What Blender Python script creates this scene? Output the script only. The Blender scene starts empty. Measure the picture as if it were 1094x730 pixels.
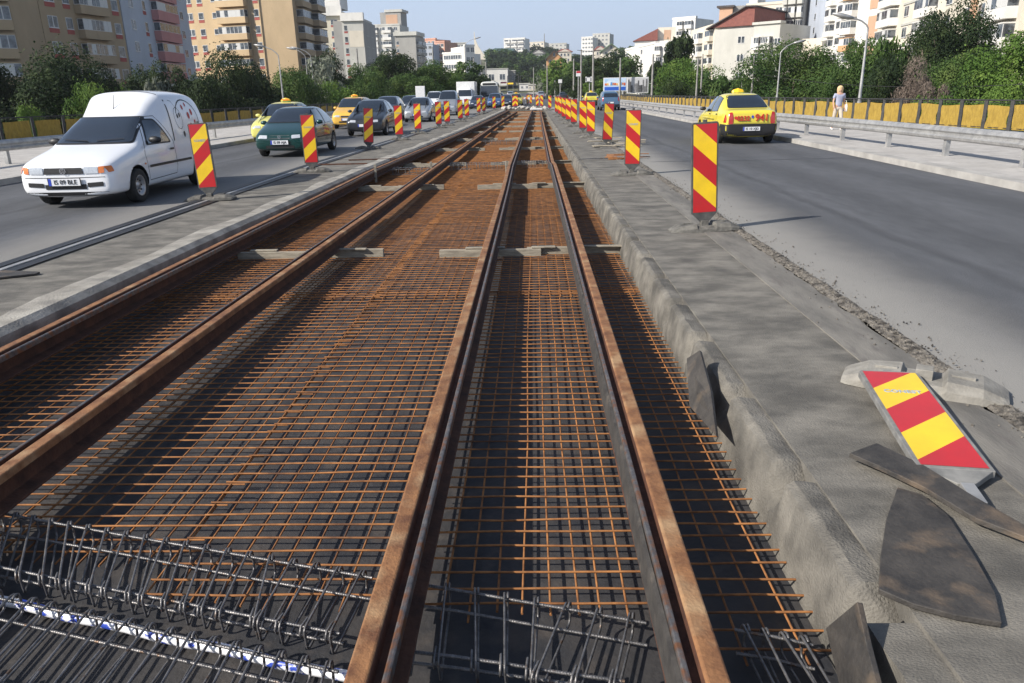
import bpy, bmesh, math, random
from mathutils import Vector, Matrix, Quaternion
from mathutils.bvhtree import BVHTree
random.seed(7)
R = math.radians
sc = bpy.context.scene
COL = sc.collection
# ------------------------------------------------------------------ camera
CAM_H = 1.7
YAW, PITCH, ROLL, FPX = 0.032446, 0.321521, 0.022, 800.0
fw = Vector((-math.sin(YAW)*math.cos(PITCH), math.cos(YAW)*math.cos(PITCH), -math.sin(PITCH)))
rt0 = Vector((math.cos(YAW), math.sin(YAW), 0))
up0 = rt0.cross(fw)
rt = rt0*math.cos(ROLL) - up0*math.sin(ROLL)
up = up0*math.cos(ROLL) + rt0*math.sin(ROLL)
cd = bpy.data.cameras.new('camera'); cam = bpy.data.objects.new('camera', cd); COL.objects.link(cam)
cd.sensor_width = 36.0; cd.lens = FPX/1094*36; cd.clip_start = 0.05; cd.clip_end = 6000
M3 = Matrix((rt, up, -fw)).transposed()
cam.matrix_world = Matrix.Translation((0, 0, CAM_H)) @ M3.to_4x4()
sc.camera = cam
# ------------------------------------------------------------------ light
SUN_DIR = Vector((-.88, -.47, 0)).normalized()
SUN_EL = R(34)
w = bpy.data.worlds.new('World'); sc.world = w; w.use_nodes = True
nt = w.node_tree; bg = nt.nodes['Background']
sky = nt.nodes.new('ShaderNodeTexSky'); sky.sky_type = 'NISHITA'; sky.sun_disc = False
sky.sun_elevation = SUN_EL; sky.sun_rotation = math.atan2(SUN_DIR.x, SUN_DIR.y)
sky.air_density = 1.0; sky.dust_density = 1.6; sky.ozone_density = 2.2; sky.altitude = 100
mxs = nt.nodes.new('ShaderNodeMix'); mxs.data_type = 'RGBA'; mxs.inputs['Factor'].default_value = .66
nt.links.new(sky.outputs[0], mxs.inputs['A']); mxs.inputs['B'].default_value = (5.7, 7.0, 9.4, 1)      # bright even summer haze of the upper air
tcw = nt.nodes.new('ShaderNodeTexCoord'); sxw = nt.nodes.new('ShaderNodeSeparateXYZ'); mrw = nt.nodes.new('ShaderNodeMapRange')
nt.links.new(tcw.outputs['Generated'], sxw.inputs[0]); nt.links.new(sxw.outputs['Z'], mrw.inputs[0])
mrw.inputs[1].default_value = .02; mrw.inputs[2].default_value = .45; mrw.inputs[3].default_value = .82; mrw.inputs[4].default_value = .08   # the pale haze thins out with height
nt.links.new(mrw.outputs[0], mxs.inputs['Factor'])
nt.links.new(mxs.outputs['Result'], bg.inputs[0]); bg.inputs[1].default_value = 0.085
sd = bpy.data.lights.new('sun', 'SUN'); so = bpy.data.objects.new('sun', sd); COL.objects.link(so)
sd.energy = 5.0; sd.angle = R(.5); sd.color = (1, .94, .85)
sdir = Vector((SUN_DIR.x*math.cos(SUN_EL), SUN_DIR.y*math.cos(SUN_EL), math.sin(SUN_EL)))
so.rotation_euler = sdir.to_track_quat('Z', 'Y').to_euler()
sc.view_settings.view_transform = 'Standard'; sc.view_settings.look = 'None'
sc.view_settings.exposure = 0.54; sc.view_settings.gamma = 1.0

def ray(px, py):
    return (fw*FPX + rt*(px-547) - up*(py-365))
def G(px, py, z=0.0):
    d = ray(px, py); t = (z-CAM_H)/d.z
    return Vector((d.x*t, d.y*t, z))
def at(px, py, Y):
    d = ray(px, py); t = Y/d.y
    return Vector((d.x*t, Y, CAM_H+d.z*t))
# ------------------------------------------------------------------ materials
MATS = {}
def mat(name, c1, c2=None, scale=3.0, rough=.8, metal=0.0, bump=0.0, bscale=None, c3=None, s3=.7, t3=(.55,.7),
        stretch=(1,1,1), coat=0.0, spec=.5, ramp=(.35,.65), rand=True, contrast_detail=6, trans=0.0, r2=None):
    if name in MATS: return MATS[name]
    m = bpy.data.materials.new(name); m.use_nodes = True; MATS[name] = m
    n = m.node_tree.nodes; l = m.node_tree.links; b = n['Principled BSDF']
    b.inputs['Base Color'].default_value = (*c1, 1); b.inputs['Roughness'].default_value = rough
    b.inputs['Metallic'].default_value = metal; b.inputs['Coat Weight'].default_value = coat
    b.inputs['Coat Roughness'].default_value = .05
    b.inputs['Specular IOR Level'].default_value = spec
    b.inputs['Transmission Weight'].default_value = trans
    if c2 is None and not bump: return m
    tc = n.new('ShaderNodeTexCoord'); mp = n.new('ShaderNodeMapping'); mp.inputs['Scale'].default_value = stretch
    if rand:
        oi = n.new('ShaderNodeObjectInfo'); ma = n.new('ShaderNodeMath'); ma.operation = 'MULTIPLY'; ma.inputs[1].default_value = 37.0
        l.new(oi.outputs['Random'], ma.inputs[0]); l.new(ma.outputs[0], mp.inputs['Location'])
    l.new(tc.outputs['Object'], mp.inputs['Vector'])
    if c2 is not None:
        nz = n.new('ShaderNodeTexNoise'); nz.inputs['Scale'].default_value = scale; nz.inputs['Detail'].default_value = contrast_detail
        nz.inputs['Roughness'].default_value = .62
        l.new(mp.outputs[0], nz.inputs['Vector'])
        cr = n.new('ShaderNodeValToRGB'); cr.color_ramp.elements[0].position = ramp[0]; cr.color_ramp.elements[1].position = ramp[1]
        cr.color_ramp.elements[0].color = (*c1, 1); cr.color_ramp.elements[1].color = (*c2, 1)
        l.new(nz.outputs['Fac'], cr.inputs[0]); out = cr.outputs[0]
        if c3 is not None:
            n3 = n.new('ShaderNodeTexNoise'); n3.inputs['Scale'].default_value = scale*s3; n3.inputs['Detail'].default_value = 5
            l.new(mp.outputs[0], n3.inputs['Vector'])
            mr = n.new('ShaderNodeMapRange'); mr.inputs[1].default_value = t3[0]; mr.inputs[2].default_value = t3[1]
            l.new(n3.outputs['Fac'], mr.inputs[0])
            mx = n.new('ShaderNodeMix'); mx.data_type = 'RGBA'; mx.inputs['B'].default_value = (*c3, 1)
            l.new(mr.outputs[0], mx.inputs['Factor']); l.new(out, mx.inputs['A']); out = mx.outputs['Result']
        l.new(out, b.inputs['Base Color'])
        if r2 is not None:
            rr = n.new('ShaderNodeMapRange'); rr.inputs[3].default_value = rough; rr.inputs[4].default_value = r2
            l.new(nz.outputs['Fac'], rr.inputs[0]); l.new(rr.outputs[0], b.inputs['Roughness'])
    if bump:
        nb = n.new('ShaderNodeTexNoise'); nb.inputs['Scale'].default_value = bscale or scale*4; nb.inputs['Detail'].default_value = 6
        l.new(mp.outputs[0], nb.inputs['Vector'])
        bp = n.new('ShaderNodeBump'); bp.inputs['Strength'].default_value = bump; bp.inputs['Distance'].default_value = .02
        l.new(nb.outputs['Fac'], bp.inputs['Height']); l.new(bp.outputs[0], b.inputs['Normal'])
    return m
# ------------------------------------------------------------------ objects
def tag(o, label=None, cat=None, group=None, kind=None):
    if label: o['label'] = label
    if cat: o['category'] = cat
    if group: o['group'] = group
    if kind: o['kind'] = kind
    return o
def empty(name, loc=(0,0,0), rz=0.0):
    o = bpy.data.objects.new(name, None); COL.objects.link(o); o.location = loc; o.rotation_euler = (0,0,rz); o.empty_display_size = .2
    return o
def link(name, me, parent=None, mats=None):
    o = bpy.data.objects.new(name, me); COL.objects.link(o)
    if parent: o.parent = parent
    if mats:
        for m in (mats if isinstance(mats, (list, tuple)) else [mats]): me.materials.append(m)
    return o
def copy_tree(o, parent=None):
    c = o.copy(); COL.objects.link(c); c.parent = parent
    for ch in [x for x in KIDS.get(o.name, [])]: copy_tree(ch, c)
    return c
KIDS = {}
def index_kids():
    KIDS.clear()
    for o in bpy.data.objects:
        if o.parent: KIDS.setdefault(o.parent.name, []).append(o)
class MB:
    def __init__(s): s.v = []; s.f = []; s.m = []; s.sm = []
    def add(s, vs, fs, mi=0, smooth=False):
        b = len(s.v); s.v += [tuple(v) for v in vs]; s.f += [tuple(b+i for i in f) for f in fs]; s.m += [mi]*len(fs); s.sm += [smooth]*len(fs)
        return s
    def box(s, c, d, rz=0, mi=0, mat=None):
        x, y, z = d[0]/2, d[1]/2, d[2]/2
        vs = [Vector((a, b, e)) for e in (-z, z) for a, b in ((-x,-y),(x,-y),(x,y),(-x,y))]
        if mat is None:
            q = Matrix.Rotation(rz, 3, 'Z')
            vs = [q@v + Vector(c) for v in vs]
        else: vs = [mat@v + Vector(c) for v in vs]
        return s.add(vs, [(3,2,1,0),(4,5,6,7),(0,1,5,4),(1,2,6,5),(2,3,7,6),(3,0,4,7)], mi)
    def tube(s, pts, r, n=8, mi=0, cap=True, smooth=True):
        pts = [Vector(p) for p in pts]; rs = r if isinstance(r, (list, tuple)) else [r]*len(pts)
        vs = []; fs = []; prev = None
        for i, p in enumerate(pts):
            t = (pts[min(i+1, len(pts)-1)] - pts[max(i-1, 0)]).normalized()
            if prev is None:
                a = Vector((0,0,1)) if abs(t.z) < .9 else Vector((1,0,0)); u = t.cross(a).normalized()
            else: u = (prev - t*prev.dot(t)).normalized()
            prev = u; v = t.cross(u)
            for k in range(n):
                an = 2*math.pi*k/n; vs.append(p + (u*math.cos(an)+v*math.sin(an))*rs[i])
        for i in range(len(pts)-1):
            for k in range(n):
                a = i*n+k; b = i*n+(k+1)%n; fs.append((a, b, b+n, a+n))
        if cap: s.add(vs[:n], [tuple(range(n))[::-1]], mi); s.add(vs[-n:], [tuple(range(n))], mi)
        return s.add(vs, fs, mi, smooth)
    def lathe(s, prof, n=24, axis='Z', c=(0,0,0), mi=0, smooth=True, rot=None):
        vs = []; fs = []; m = len(prof)
        for k in range(n):
            a = 2*math.pi*k/n
            for r, h in prof:
                p = {'Z': (r*math.cos(a), r*math.sin(a), h), 'X': (h, r*math.cos(a), r*math.sin(a)), 'Y': (r*math.cos(a), h, r*math.sin(a))}[axis]
                vs.append(Vector(p)+Vector(c))
        for k in range(n):
            for i in range(m-1):
                a = k*m+i; b = ((k+1)%n)*m+i; fs.append((a, b, b+1, a+1))
        return s.add(vs, fs, mi, smooth)
    def loft(s, secs, closed=True, cap=True, mi=0, smooth=False):
        n = len(secs[0]); vs = [v for sec in secs for v in sec]; fs = []
        for i in range(len(secs)-1):
            for k in range(n if closed else n-1):
                a = i*n+k; b = i*n+(k+1)%n; fs.append((a, b, b+n, a+n))
        if cap and closed: fs.append(tuple(range(n))[::-1]); fs.append(tuple((len(secs)-1)*n+k for k in range(n)))
        return s.add(vs, fs, mi, smooth)
    def prism(s, poly, z0, z1, mi=0):
        n = len(poly); vs = [Vector((x,y,z0)) for x,y in poly]+[Vector((x,y,z1)) for x,y in poly]
        fs = [tuple(range(n))[::-1], tuple(range(n,2*n))]+[(k,(k+1)%n,(k+1)%n+n,k+n) for k in range(n)]
        return s.add(vs, fs, mi)
    def mesh(s, name, mats, fix=True):
        me = bpy.data.meshes.new(name); me.from_pydata(s.v, [], s.f)
        me.polygons.foreach_set('material_index', s.m); me.polygons.foreach_set('use_smooth', s.sm)
        for m in (mats if isinstance(mats, (list, tuple)) else [mats]): me.materials.append(m)
        if fix:
            bm = bmesh.new(); bm.from_mesh(me); bmesh.ops.recalc_face_normals(bm, faces=bm.faces); bm.to_mesh(me); bm.free()
        return me
    def build(s, name, mats, parent=None, bevel=0, fix=True):
        o = link(name, s.mesh(name, mats, fix), parent)
        if bevel:
            b = o.modifiers.new('bev', 'BEVEL'); b.width = bevel; b.segments = 2; b.limit_method = 'ANGLE'
        return o
def struct(o): o['kind'] = 'structure'; return o
def bez(p, n=10):
    return p
def text_mesh(txt, size, name, m, parent=None, depth=.001, bold=0.0):
    cu = bpy.data.curves.new('t', 'FONT'); cu.body = txt; cu.size = size; cu.extrude = depth; cu.align_x = 'CENTER'; cu.align_y = 'CENTER'; cu.offset = bold
    cu.resolution_u = 3
    ob = bpy.data.objects.new('t', cu); COL.objects.link(ob)
    dg = bpy.context.evaluated_depsgraph_get(); me = bpy.data.meshes.new_from_object(ob.evaluated_get(dg))
    bpy.data.objects.remove(ob); bpy.data.curves.remove(cu)
    me.materials.clear(); me.materials.append(m); me.name = name
    return link(name, me, parent)
# ------------------------------------------------------------------ palette
m_rust = mat('rusty steel', (.12,.05,.024), (.32,.155,.065), 9, .72, .2, .25, 70, c3=(.40,.26,.14), t3=(.52,.75), s3=.6, contrast_detail=9, ramp=(.3,.7))
m_rust_dark = mat('dark rusty steel', (.05,.022,.014), (.11,.045,.025), 8, .85, .2, .3, 50)
m_worn = mat('worn steel lip', (.09,.087,.09), (.20,.185,.175), 25, .45, .6, .15, 90, c3=(.22,.10,.05), t3=(.48,.62))
m_bar = mat('rusty rebar', (.17,.068,.022), (.39,.17,.055), 9, .8, .1, c3=(.10,.045,.022), t3=(.55,.72), s3=.35)
m_cage = mat('grey rebar steel', (.10,.10,.105), (.22,.21,.205), 30, .45, .65, .2, 120, c3=(.14,.09,.06), t3=(.62,.7))
m_rubber = mat('grey rubber', (.022,.02,.019), (.05,.045,.04), 12, .85, 0, .2, 60, c3=(.12,.10,.08), t3=(.6,.8))
m_membrane = mat('bitumen membrane', (.020,.021,.025), (.045,.041,.039), 2.5, .7, 0, .3, 30, c3=(.085,.07,.058), s3=2.2, t3=(.55,.85), rand=False)
m_conc_dark = mat('weathered concrete deck', (.085,.08,.071), (.205,.19,.163), 2.6, .92, 0, .45, 110, c3=(.058,.054,.048), s3=.9, t3=(.50,.78), rand=False, stretch=(.9,1.35,1), ramp=(.36,.66), contrast_detail=9)
m_conc_pale = mat('pale cast concrete', (.24,.22,.195), (.42,.40,.365), 3.0, .93, 0, .6, 40, c3=(.15,.135,.12), s3=1.4, t3=(.5,.72))
m_conc_kerb = mat('grey cast kerb concrete', (.07,.065,.057), (.205,.19,.163), 3.0, .93, 0, .6, 90, c3=(.075,.07,.062), s3=1.4, t3=(.52,.74), contrast_detail=10)
m_asph = None
m_pave = mat('pale paving', (.33,.315,.295), (.43,.41,.385), 1.2, .9, 0, .3, 30, c3=(.30,.285,.27), s3=3, t3=(.5,.7), rand=False)
m_kerbstone = mat('kerb stone', (.26,.25,.235), (.40,.385,.36), 1.5, .9, 0, .3, 30, rand=False)
m_wood = mat('raw timber', (.19,.165,.13), (.36,.32,.25), 6, .85, 0, .3, 60, stretch=(1,6,6))
m_red = mat('reflective red', (.50,.012,.015), (.42,.015,.018), 4, .38, coat=.3)
m_yel = mat('reflective yellow', (.85,.56,.012), (.72,.47,.015), 4, .38, coat=.3)
m_signback = mat('grey sign plastic', (.05,.05,.05), (.10,.098,.092), 12, .7)
m_base = mat('recycled plastic sign base', (.065,.062,.056), (.16,.152,.135), 7, .9, 0, .4, 40)
m_white = mat('white plastic', (.72,.72,.72), (.62,.62,.62), 10, .5)
m_black = mat('black plastic', (.012,.012,.013), (.022,.022,.023), 30, .5)
m_tyre = mat('tyre rubber', (.012,.012,.012), (.025,.024,.023), 20, .85)
m_rim = mat('grey rim steel', (.28,.28,.29), (.42,.42,.43), 15, .35, .7)
m_glass = mat('car glass', (.012,.017,.024), None, rough=.03, coat=1.0, spec=.8)
m_lamp = mat('headlamp glass', (.62,.64,.66), (.45,.47,.5), 30, .12, .3, coat=1)
m_orange = mat('orange indicator lens', (.7,.19,.02), (.6,.15,.02), 20, .2, coat=1)
m_taill = mat('red lamp lens', (.35,.012,.012), (.45,.03,.02), 20, .15, coat=1)
m_galv = mat('galvanised steel', (.30,.30,.30), (.46,.455,.44), 5, .5, .5)
m_fabric = mat('yellow fence sheeting', (.23,.15,.022), (.33,.22,.035), 5, .85, 0, .8, 8, stretch=(2,2,.8))
m_black_steel = mat('dark painted steel', (.022,.022,.023), (.045,.043,.042), 10, .6, .2)
m_text_grey = mat('grey blue print', (.30,.38,.46), None, rough=.5)
HAZE = True
# ================================================================== SETTING
def interp(tab, y):
    if y <= tab[0][0]:
        (a, b), (c, d) = tab[0], tab[1]; return b
    for (a, b), (c, d) in zip(tab, tab[1:]):
        if y <= c: return b+(d-b)*(y-a)/(c-a)
    return tab[-1][1]
LJ = [(-6,-5.7),(20,-5.7),(40,-5.15),(78,-4.1),(92,-3.8)]
LD = [(-6,-4.15),(10,-4.15),(18.6,-4.02),(37,-3.4),(83,-2.6),(92,-2.4)]
RR = [(-6,2.5),(20,2.55),(50,2.35),(75,1.7),(92,1.2)]
RK = [(-6,7.6),(15,7.95),(25,8.15),(80,8.1),(140,8.6),(220,5),(350,-7),(520,-44)]
LK = [(-6,-11.9),(30,-11.4),(80,-10.6),(140,-11),(220,-16),(350,-31),(520,-76)]
RF = [(-6,16.6),(25,15.8),(33,14.6),(42,13.5),(79,11.4),(140,12.2)]
LF = [(-6,-26),(30,-23.2),(42,-19.5),(60,-16.5),(90,-14.6),(140,-15.5)]
RG = [(-6,9.35),(20,9.3),(30,9.0),(55,8.75),(90,8.8),(140,9.4)]
LG = [(-6,-14.6),(20,-14.3),(33,-13.4),(45,-12.9),(80,-12.2),(140,-12.6)]
def f(tab, dx=0.0): return lambda y: interp(tab, y)+dx
def zr(y):                                   # the road climbs gently far ahead
    if y < 110: return 0.0
    if y < 350: return ((y-110)/240)**2*2.2
    return 2.2+(y-350)*.05
def strip(name, fa, fb, z, y0, y1, m, step=1.5, thick=0, nx=1, label=None):
    ys = []; y = y0
    while y < y1: ys.append(y); y += step*(1+max(0, y)/60)
    ys.append(y1)
    b = MB(); vs = []; fs = []
    for y in ys:
        zz = z+zr(y)
        for i in range(nx+1): vs.append((fa(y)+(fb(y)-fa(y))*i/nx, y, zz))
    n = nx+1
    for j in range(len(ys)-1):
        for i in range(nx): a = j*n+i; fs.append((a, a+1, a+n+1, a+n))
    b.add(vs, fs)
    if thick:
        b2 = []
        for y in ys:
            zz = z+zr(y); b2.append([(fa(y),y,zz),(fb(y),y,zz),(fb(y),y,zz-thick),(fa(y),y,zz-thick)])
        b = MB(); b.loft(b2)
    return struct(b.build(name, m))

# terrain: low ground beside and below the viaduct, hill ahead
def terr(x, y):
    s = min(1, max(0, (y-84)/26)); s = s*s*(3-2*s)
    z = -5*(1-s) - .12*s
    if y > 110:
        c = (interp(RK, y)+interp(LK, y))/2; d = abs(x-c)-13
        z = zr(y)-.15 + max(0, min(d, 60))*.0
    if y > 300: z = zr(300)-.15+(y-300)*.05 if abs(x+20) < 1e9 else z
    if y > 300: z = min(z + max(0, (y-330))*.022, 34)
    if y > 90 and x < -30: z -= min(4, (-30-x)*.1)*max(0, 1-(max(y,110)-110)/200)
    if y > 90 and x > 25: z -= min(4, (x-25)*.1)*max(0, 1-(max(y,110)-110)/200)
    return z
m_grass = mat('dry verge and grass', (.05,.07,.025), (.13,.12,.06), .5, .95, 0, .4, 8, c3=(.2,.17,.12), s3=.4, t3=(.5,.7), rand=False)
b = MB(); vs = []; fs = []
xs = [-2500,-900,-500,-300,-200,-140,-100,-75,-55,-45,-36,-30,-24,-18,-12,-6,0,6,12,18,25,32,40,55,75,100,140,200,300,500,900,2500]
ys = [-60,-30,0,30,60,84,90,97,104,110,120,140,170,200,240,280,320,350,400,450,500,560,640,740,900,1300,2500,4500]
for y in ys:
    for x in xs: vs.append((x, y, terr(x, y)))
n = len(xs)
for j in range(len(ys)-1):
    for i in range(n-1): a = j*n+i; fs.append((a, a+1, a+n+1, a+n))
b.add(vs, fs, 0, True); struct(b.build('terrain', m_grass))

# asphalt with dust that lies along the broken edge
def asphalt(name, dust_x, dust_w, side=1, dusty=.9):
    m = mat(name, (.068,.071,.078), (.092,.095,.103), 6, .82, 0, .35, 160, c3=(.066,.068,.074), s3=.1, t3=(.4,.8), rand=False, stretch=(1,.25,1), spec=.4, contrast_detail=10)
    n = m.node_tree.nodes; l = m.node_tree.links; p = n['Principled BSDF']
    tc = n.new('ShaderNodeTexCoord'); sx = n.new('ShaderNodeSeparateXYZ'); l.new(tc.outputs['Object'], sx.inputs[0])
    nz = n.new('ShaderNodeTexNoise'); nz.inputs['Scale'].default_value = .9; nz.inputs['Detail'].default_value = 9; nz.inputs['Roughness'].default_value = .7
    l.new(tc.outputs['Object'], nz.inputs['Vector'])
    ad = n.new('ShaderNodeMath'); ad.operation = 'MULTIPLY_ADD'; ad.inputs[1].default_value = .5*side; l.new(nz.outputs['Fac'], ad.inputs[0]); l.new(sx.outputs['X'], ad.inputs[2])
    mr = n.new('ShaderNodeMapRange'); mr.interpolation_type = 'SMOOTHSTEP'
    mr.inputs[1].default_value = dust_x+.25*side; mr.inputs[2].default_value = dust_x+.25*side+dust_w*side; mr.inputs[3].default_value = dusty; mr.inputs[4].default_value = 0
    l.new(ad.outputs[0], mr.inputs[0])
    src = p.inputs['Base Color'].links[0].from_socket
    # smooth worn wheel tracks
    wv = n.new('ShaderNodeMath'); wv.operation = 'SINE'; ml = n.new('ShaderNodeMath'); ml.operation = 'MULTIPLY_ADD'; ml.inputs[1].default_value = 3.9; ml.inputs[2].default_value = .6
    n2 = n.new('ShaderNodeTexNoise'); n2.inputs['Scale'].default_value = .12; l.new(tc.outputs['Object'], n2.inputs['Vector'])
    a2 = n.new('ShaderNodeMath'); a2.operation = 'MULTIPLY_ADD'; a2.inputs[1].default_value = 1.6; l.new(n2.outputs['Fac'], a2.inputs[0]); l.new(sx.outputs['X'], a2.inputs[2])
    l.new(a2.outputs[0], ml.inputs[0]); l.new(ml.outputs[0], wv.inputs[0])
    m2 = n.new('ShaderNodeMapRange'); m2.inputs[1].default_value = -1; m2.inputs[2].default_value = 1; m2.inputs[3].default_value = .84; m2.inputs[4].default_value = 1.12
    l.new(wv.outputs[0], m2.inputs[0])
    vm = n.new('ShaderNodeVectorMath'); vm.operation = 'SCALE'; l.new(src, vm.inputs[0]); l.new(m2.outputs[0], vm.inputs['Scale'])
    # one dark tyre and tar line that wanders along the lane
    n5 = n.new('ShaderNodeTexNoise'); n5.inputs['Scale'].default_value = .35; n5.inputs['Detail'].default_value = 4; l.new(tc.outputs['Object'], n5.inputs['Vector'])
    a5 = n.new('ShaderNodeMath'); a5.operation = 'MULTIPLY_ADD'; a5.inputs[1].default_value = .5; l.new(n5.outputs['Fac'], a5.inputs[0]); l.new(sx.outputs['X'], a5.inputs[2])
    s5 = n.new('ShaderNodeMath'); s5.operation = 'SUBTRACT'; s5.inputs[1].default_value = (4.25 if side > 0 else -8.6)+.25; l.new(a5.outputs[0], s5.inputs[0])
    b5 = n.new('ShaderNodeMath'); b5.operation = 'ABSOLUTE'; l.new(s5.outputs[0], b5.inputs[0])
    m5 = n.new('ShaderNodeMapRange'); m5.interpolation_type = 'SMOOTHSTEP'; m5.inputs[1].default_value = .02; m5.inputs[2].default_value = .16; m5.inputs[3].default_value = .74; m5.inputs[4].default_value = 1.0; l.new(b5.outputs[0], m5.inputs[0])
    n6 = n.new('ShaderNodeTexNoise'); n6.inputs['Scale'].default_value = 90; n6.inputs['Detail'].default_value = 3; l.new(tc.outputs['Object'], n6.inputs['Vector'])
    m6 = n.new('ShaderNodeMapRange'); m6.inputs[1].default_value = .3; m6.inputs[2].default_value = .7; m6.inputs[3].default_value = .72; m6.inputs[4].default_value = 1.28; l.new(n6.outputs['Fac'], m6.inputs[0])
    p5 = n.new('ShaderNodeMath'); p5.operation = 'MULTIPLY'; l.new(m5.outputs[0], p5.inputs[0]); l.new(m6.outputs[0], p5.inputs[1])
    p6 = n.new('ShaderNodeMath'); p6.operation = 'MULTIPLY'; l.new(p5.outputs[0], p6.inputs[0]); l.new(m2.outputs[0], p6.inputs[1])
    l.new(p6.outputs[0], vm.inputs['Scale'])
    mx = n.new('ShaderNodeMix'); mx.data_type = 'RGBA'; mx.inputs['B'].default_value = (.27,.258,.235,1)
    l.new(mr.outputs[0], mx.inputs['Factor']); l.new(vm.outputs[0], mx.inputs['A']); l.new(mx.outputs['Result'], p.inputs['Base Color'])
    return m
m_asR = asphalt('worn asphalt with dusty left margin', 2.75, 1.2, 1, .85)
m_asL = asphalt('worn asphalt with dusty right margin', -6.1, 1.1, -1, .6)
m_asF = asphalt('far asphalt', 60, .5, 1, 0)
strip('road_right', f(RR, -.03), f(RK), 0, -6, 90, m_asR, nx=3)
strip('road_left', f(LK), f(LJ, -.12), 0, -6, 90, m_asL, nx=3)
b = MB(); b.loft([[(x, 18.9+.04*math.sin(x*2)-w_, .004) , (x, 18.9+.04*math.sin(x*2)+w_, .004)] for x, w_ in [(2.9+.3*k, .018+.006*math.sin(k*1.9)) for k in range(18)]], closed=False)
struct(b.build('road_joint_sealant', m_black))
strip('road_ahead', f(LK), f(RK), -.004, 89.8, 520, m_asF, nx=2)
for nm, fa, fb in (('kerb_right', f(RK), f(RK, .28)), ('kerb_left', f(LK, -.3), f(LK))):
    strip(nm, fa, fb, .13, -6, 400, m_kerbstone, thick=.4)
strip('pavement_right', f(RK, .28), f(RF, .5), .12, -6, 140, m_pave, thick=.35)
strip('pavement_left', f(LF, -.5), f(LK, -.3), .12, -6, 140, m_pave, thick=.35)
strip('pavement_far_right', f(RK, .28), f(RK, 4.5), .11, 139.9, 400, m_pave, thick=.3)
strip('pavement_far_left', f(LK, -4), f(LK, -.3), .11, 139.9, 400, m_pave, thick=.3)
# slabs of the viaduct under it all
m_slab = mat('viaduct slab concrete', (.2,.19,.18), (.3,.29,.27), 1, .9, 0, .3)
strip('bridge_deck_right', f(RR, -.2), f(RF, .6), -.236, -6, 92, m_slab, thick=.9, step=6)
strip('bridge_deck_left', f(LF, -.6), f(LJ, .1), -.236, -6, 92, m_slab, thick=.9, step=6)
# track bed floor
strip('track_bed_floor', f(LD, -.3), lambda y: 1.5, -.345, -6, 84, m_membrane, thick=.3, nx=1)
# concrete decks beside the bed, with a rough inner edge
def rough_deck(name, fa, fb, z, y0, y1, m, inner='a', amp=.03, step=.12):
    rnd = random.Random(5); b = MB(); secs = []; y = y0; j = 0
    while y <= y1:
        da = (rnd.random()-.5)*amp if 'a' in inner else 0; db = (rnd.random()-.5)*amp if 'b' in inner else 0
        if y > 25: step = .6
        secs.append([(fa(y)+da, y, z), (fb(y)+db, y, z), (fb(y)+db*.5, y, z-.5), (fa(y)+da*.5, y, z-.5)]); y += step
    b.loft(secs); return struct(b.build(name, m))
rough_deck('concrete_deck_right', lambda y: 1.27, f(RR, -.04), -.003, -6, 84, m_conc_dark, 'b', .05)
rough_deck('concrete_deck_left', f(LD, -.12), f(LJ, .12), -.003, -6, 84, m_conc_dark, 'a', .05)
strip('works_end_slab', f(LJ, -.1), f(RR, .2), .001, 83.5, 92, m_conc_dark, thick=.4)
# smoother screed margin along the right deck and pale casting along the left edge
m_screed = mat('smooth screed margin', (.10,.095,.086), (.195,.182,.16), 2.2, .92, 0, .3, 60, c3=(.12,.11,.1), s3=2.5, rand=False, stretch=(2,.5,1))
rough_deck('screed_margin_right', f(RR, -.42), f(RR, -.06), .006, -6, 80, m_screed, 'b', .04)
m_pale_edge = mat('pale cast edge strip', (.20,.185,.16), (.36,.34,.30), 2.6, .93, 0, .5, 45, c3=(.17,.16,.145), s3=1.2, t3=(.5,.68), rand=False)
def pale_edge():
    rnd = random.Random(9); b = MB(); secs = []; y = -3.0
    while y < 80:
        o = (rnd.random()-.5)*.006; x = interp(LD, y)-.02; wv = .30+.05*math.sin(y*2.1)+.03*rnd.random()
        secs.append([(x-wv, y, .003), (x-wv+.03, y, .022), (x-.04+o*.4, y, .026), (x+.03+o, y, -.02), (x+.02+o*.3, y, -.34), (x-wv, y, -.34)])
        y += .22 if y < 25 else .5
    b.loft(secs); return struct(b.build('cast_edge_left', m_pale_edge))
pale_edge()
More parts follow.
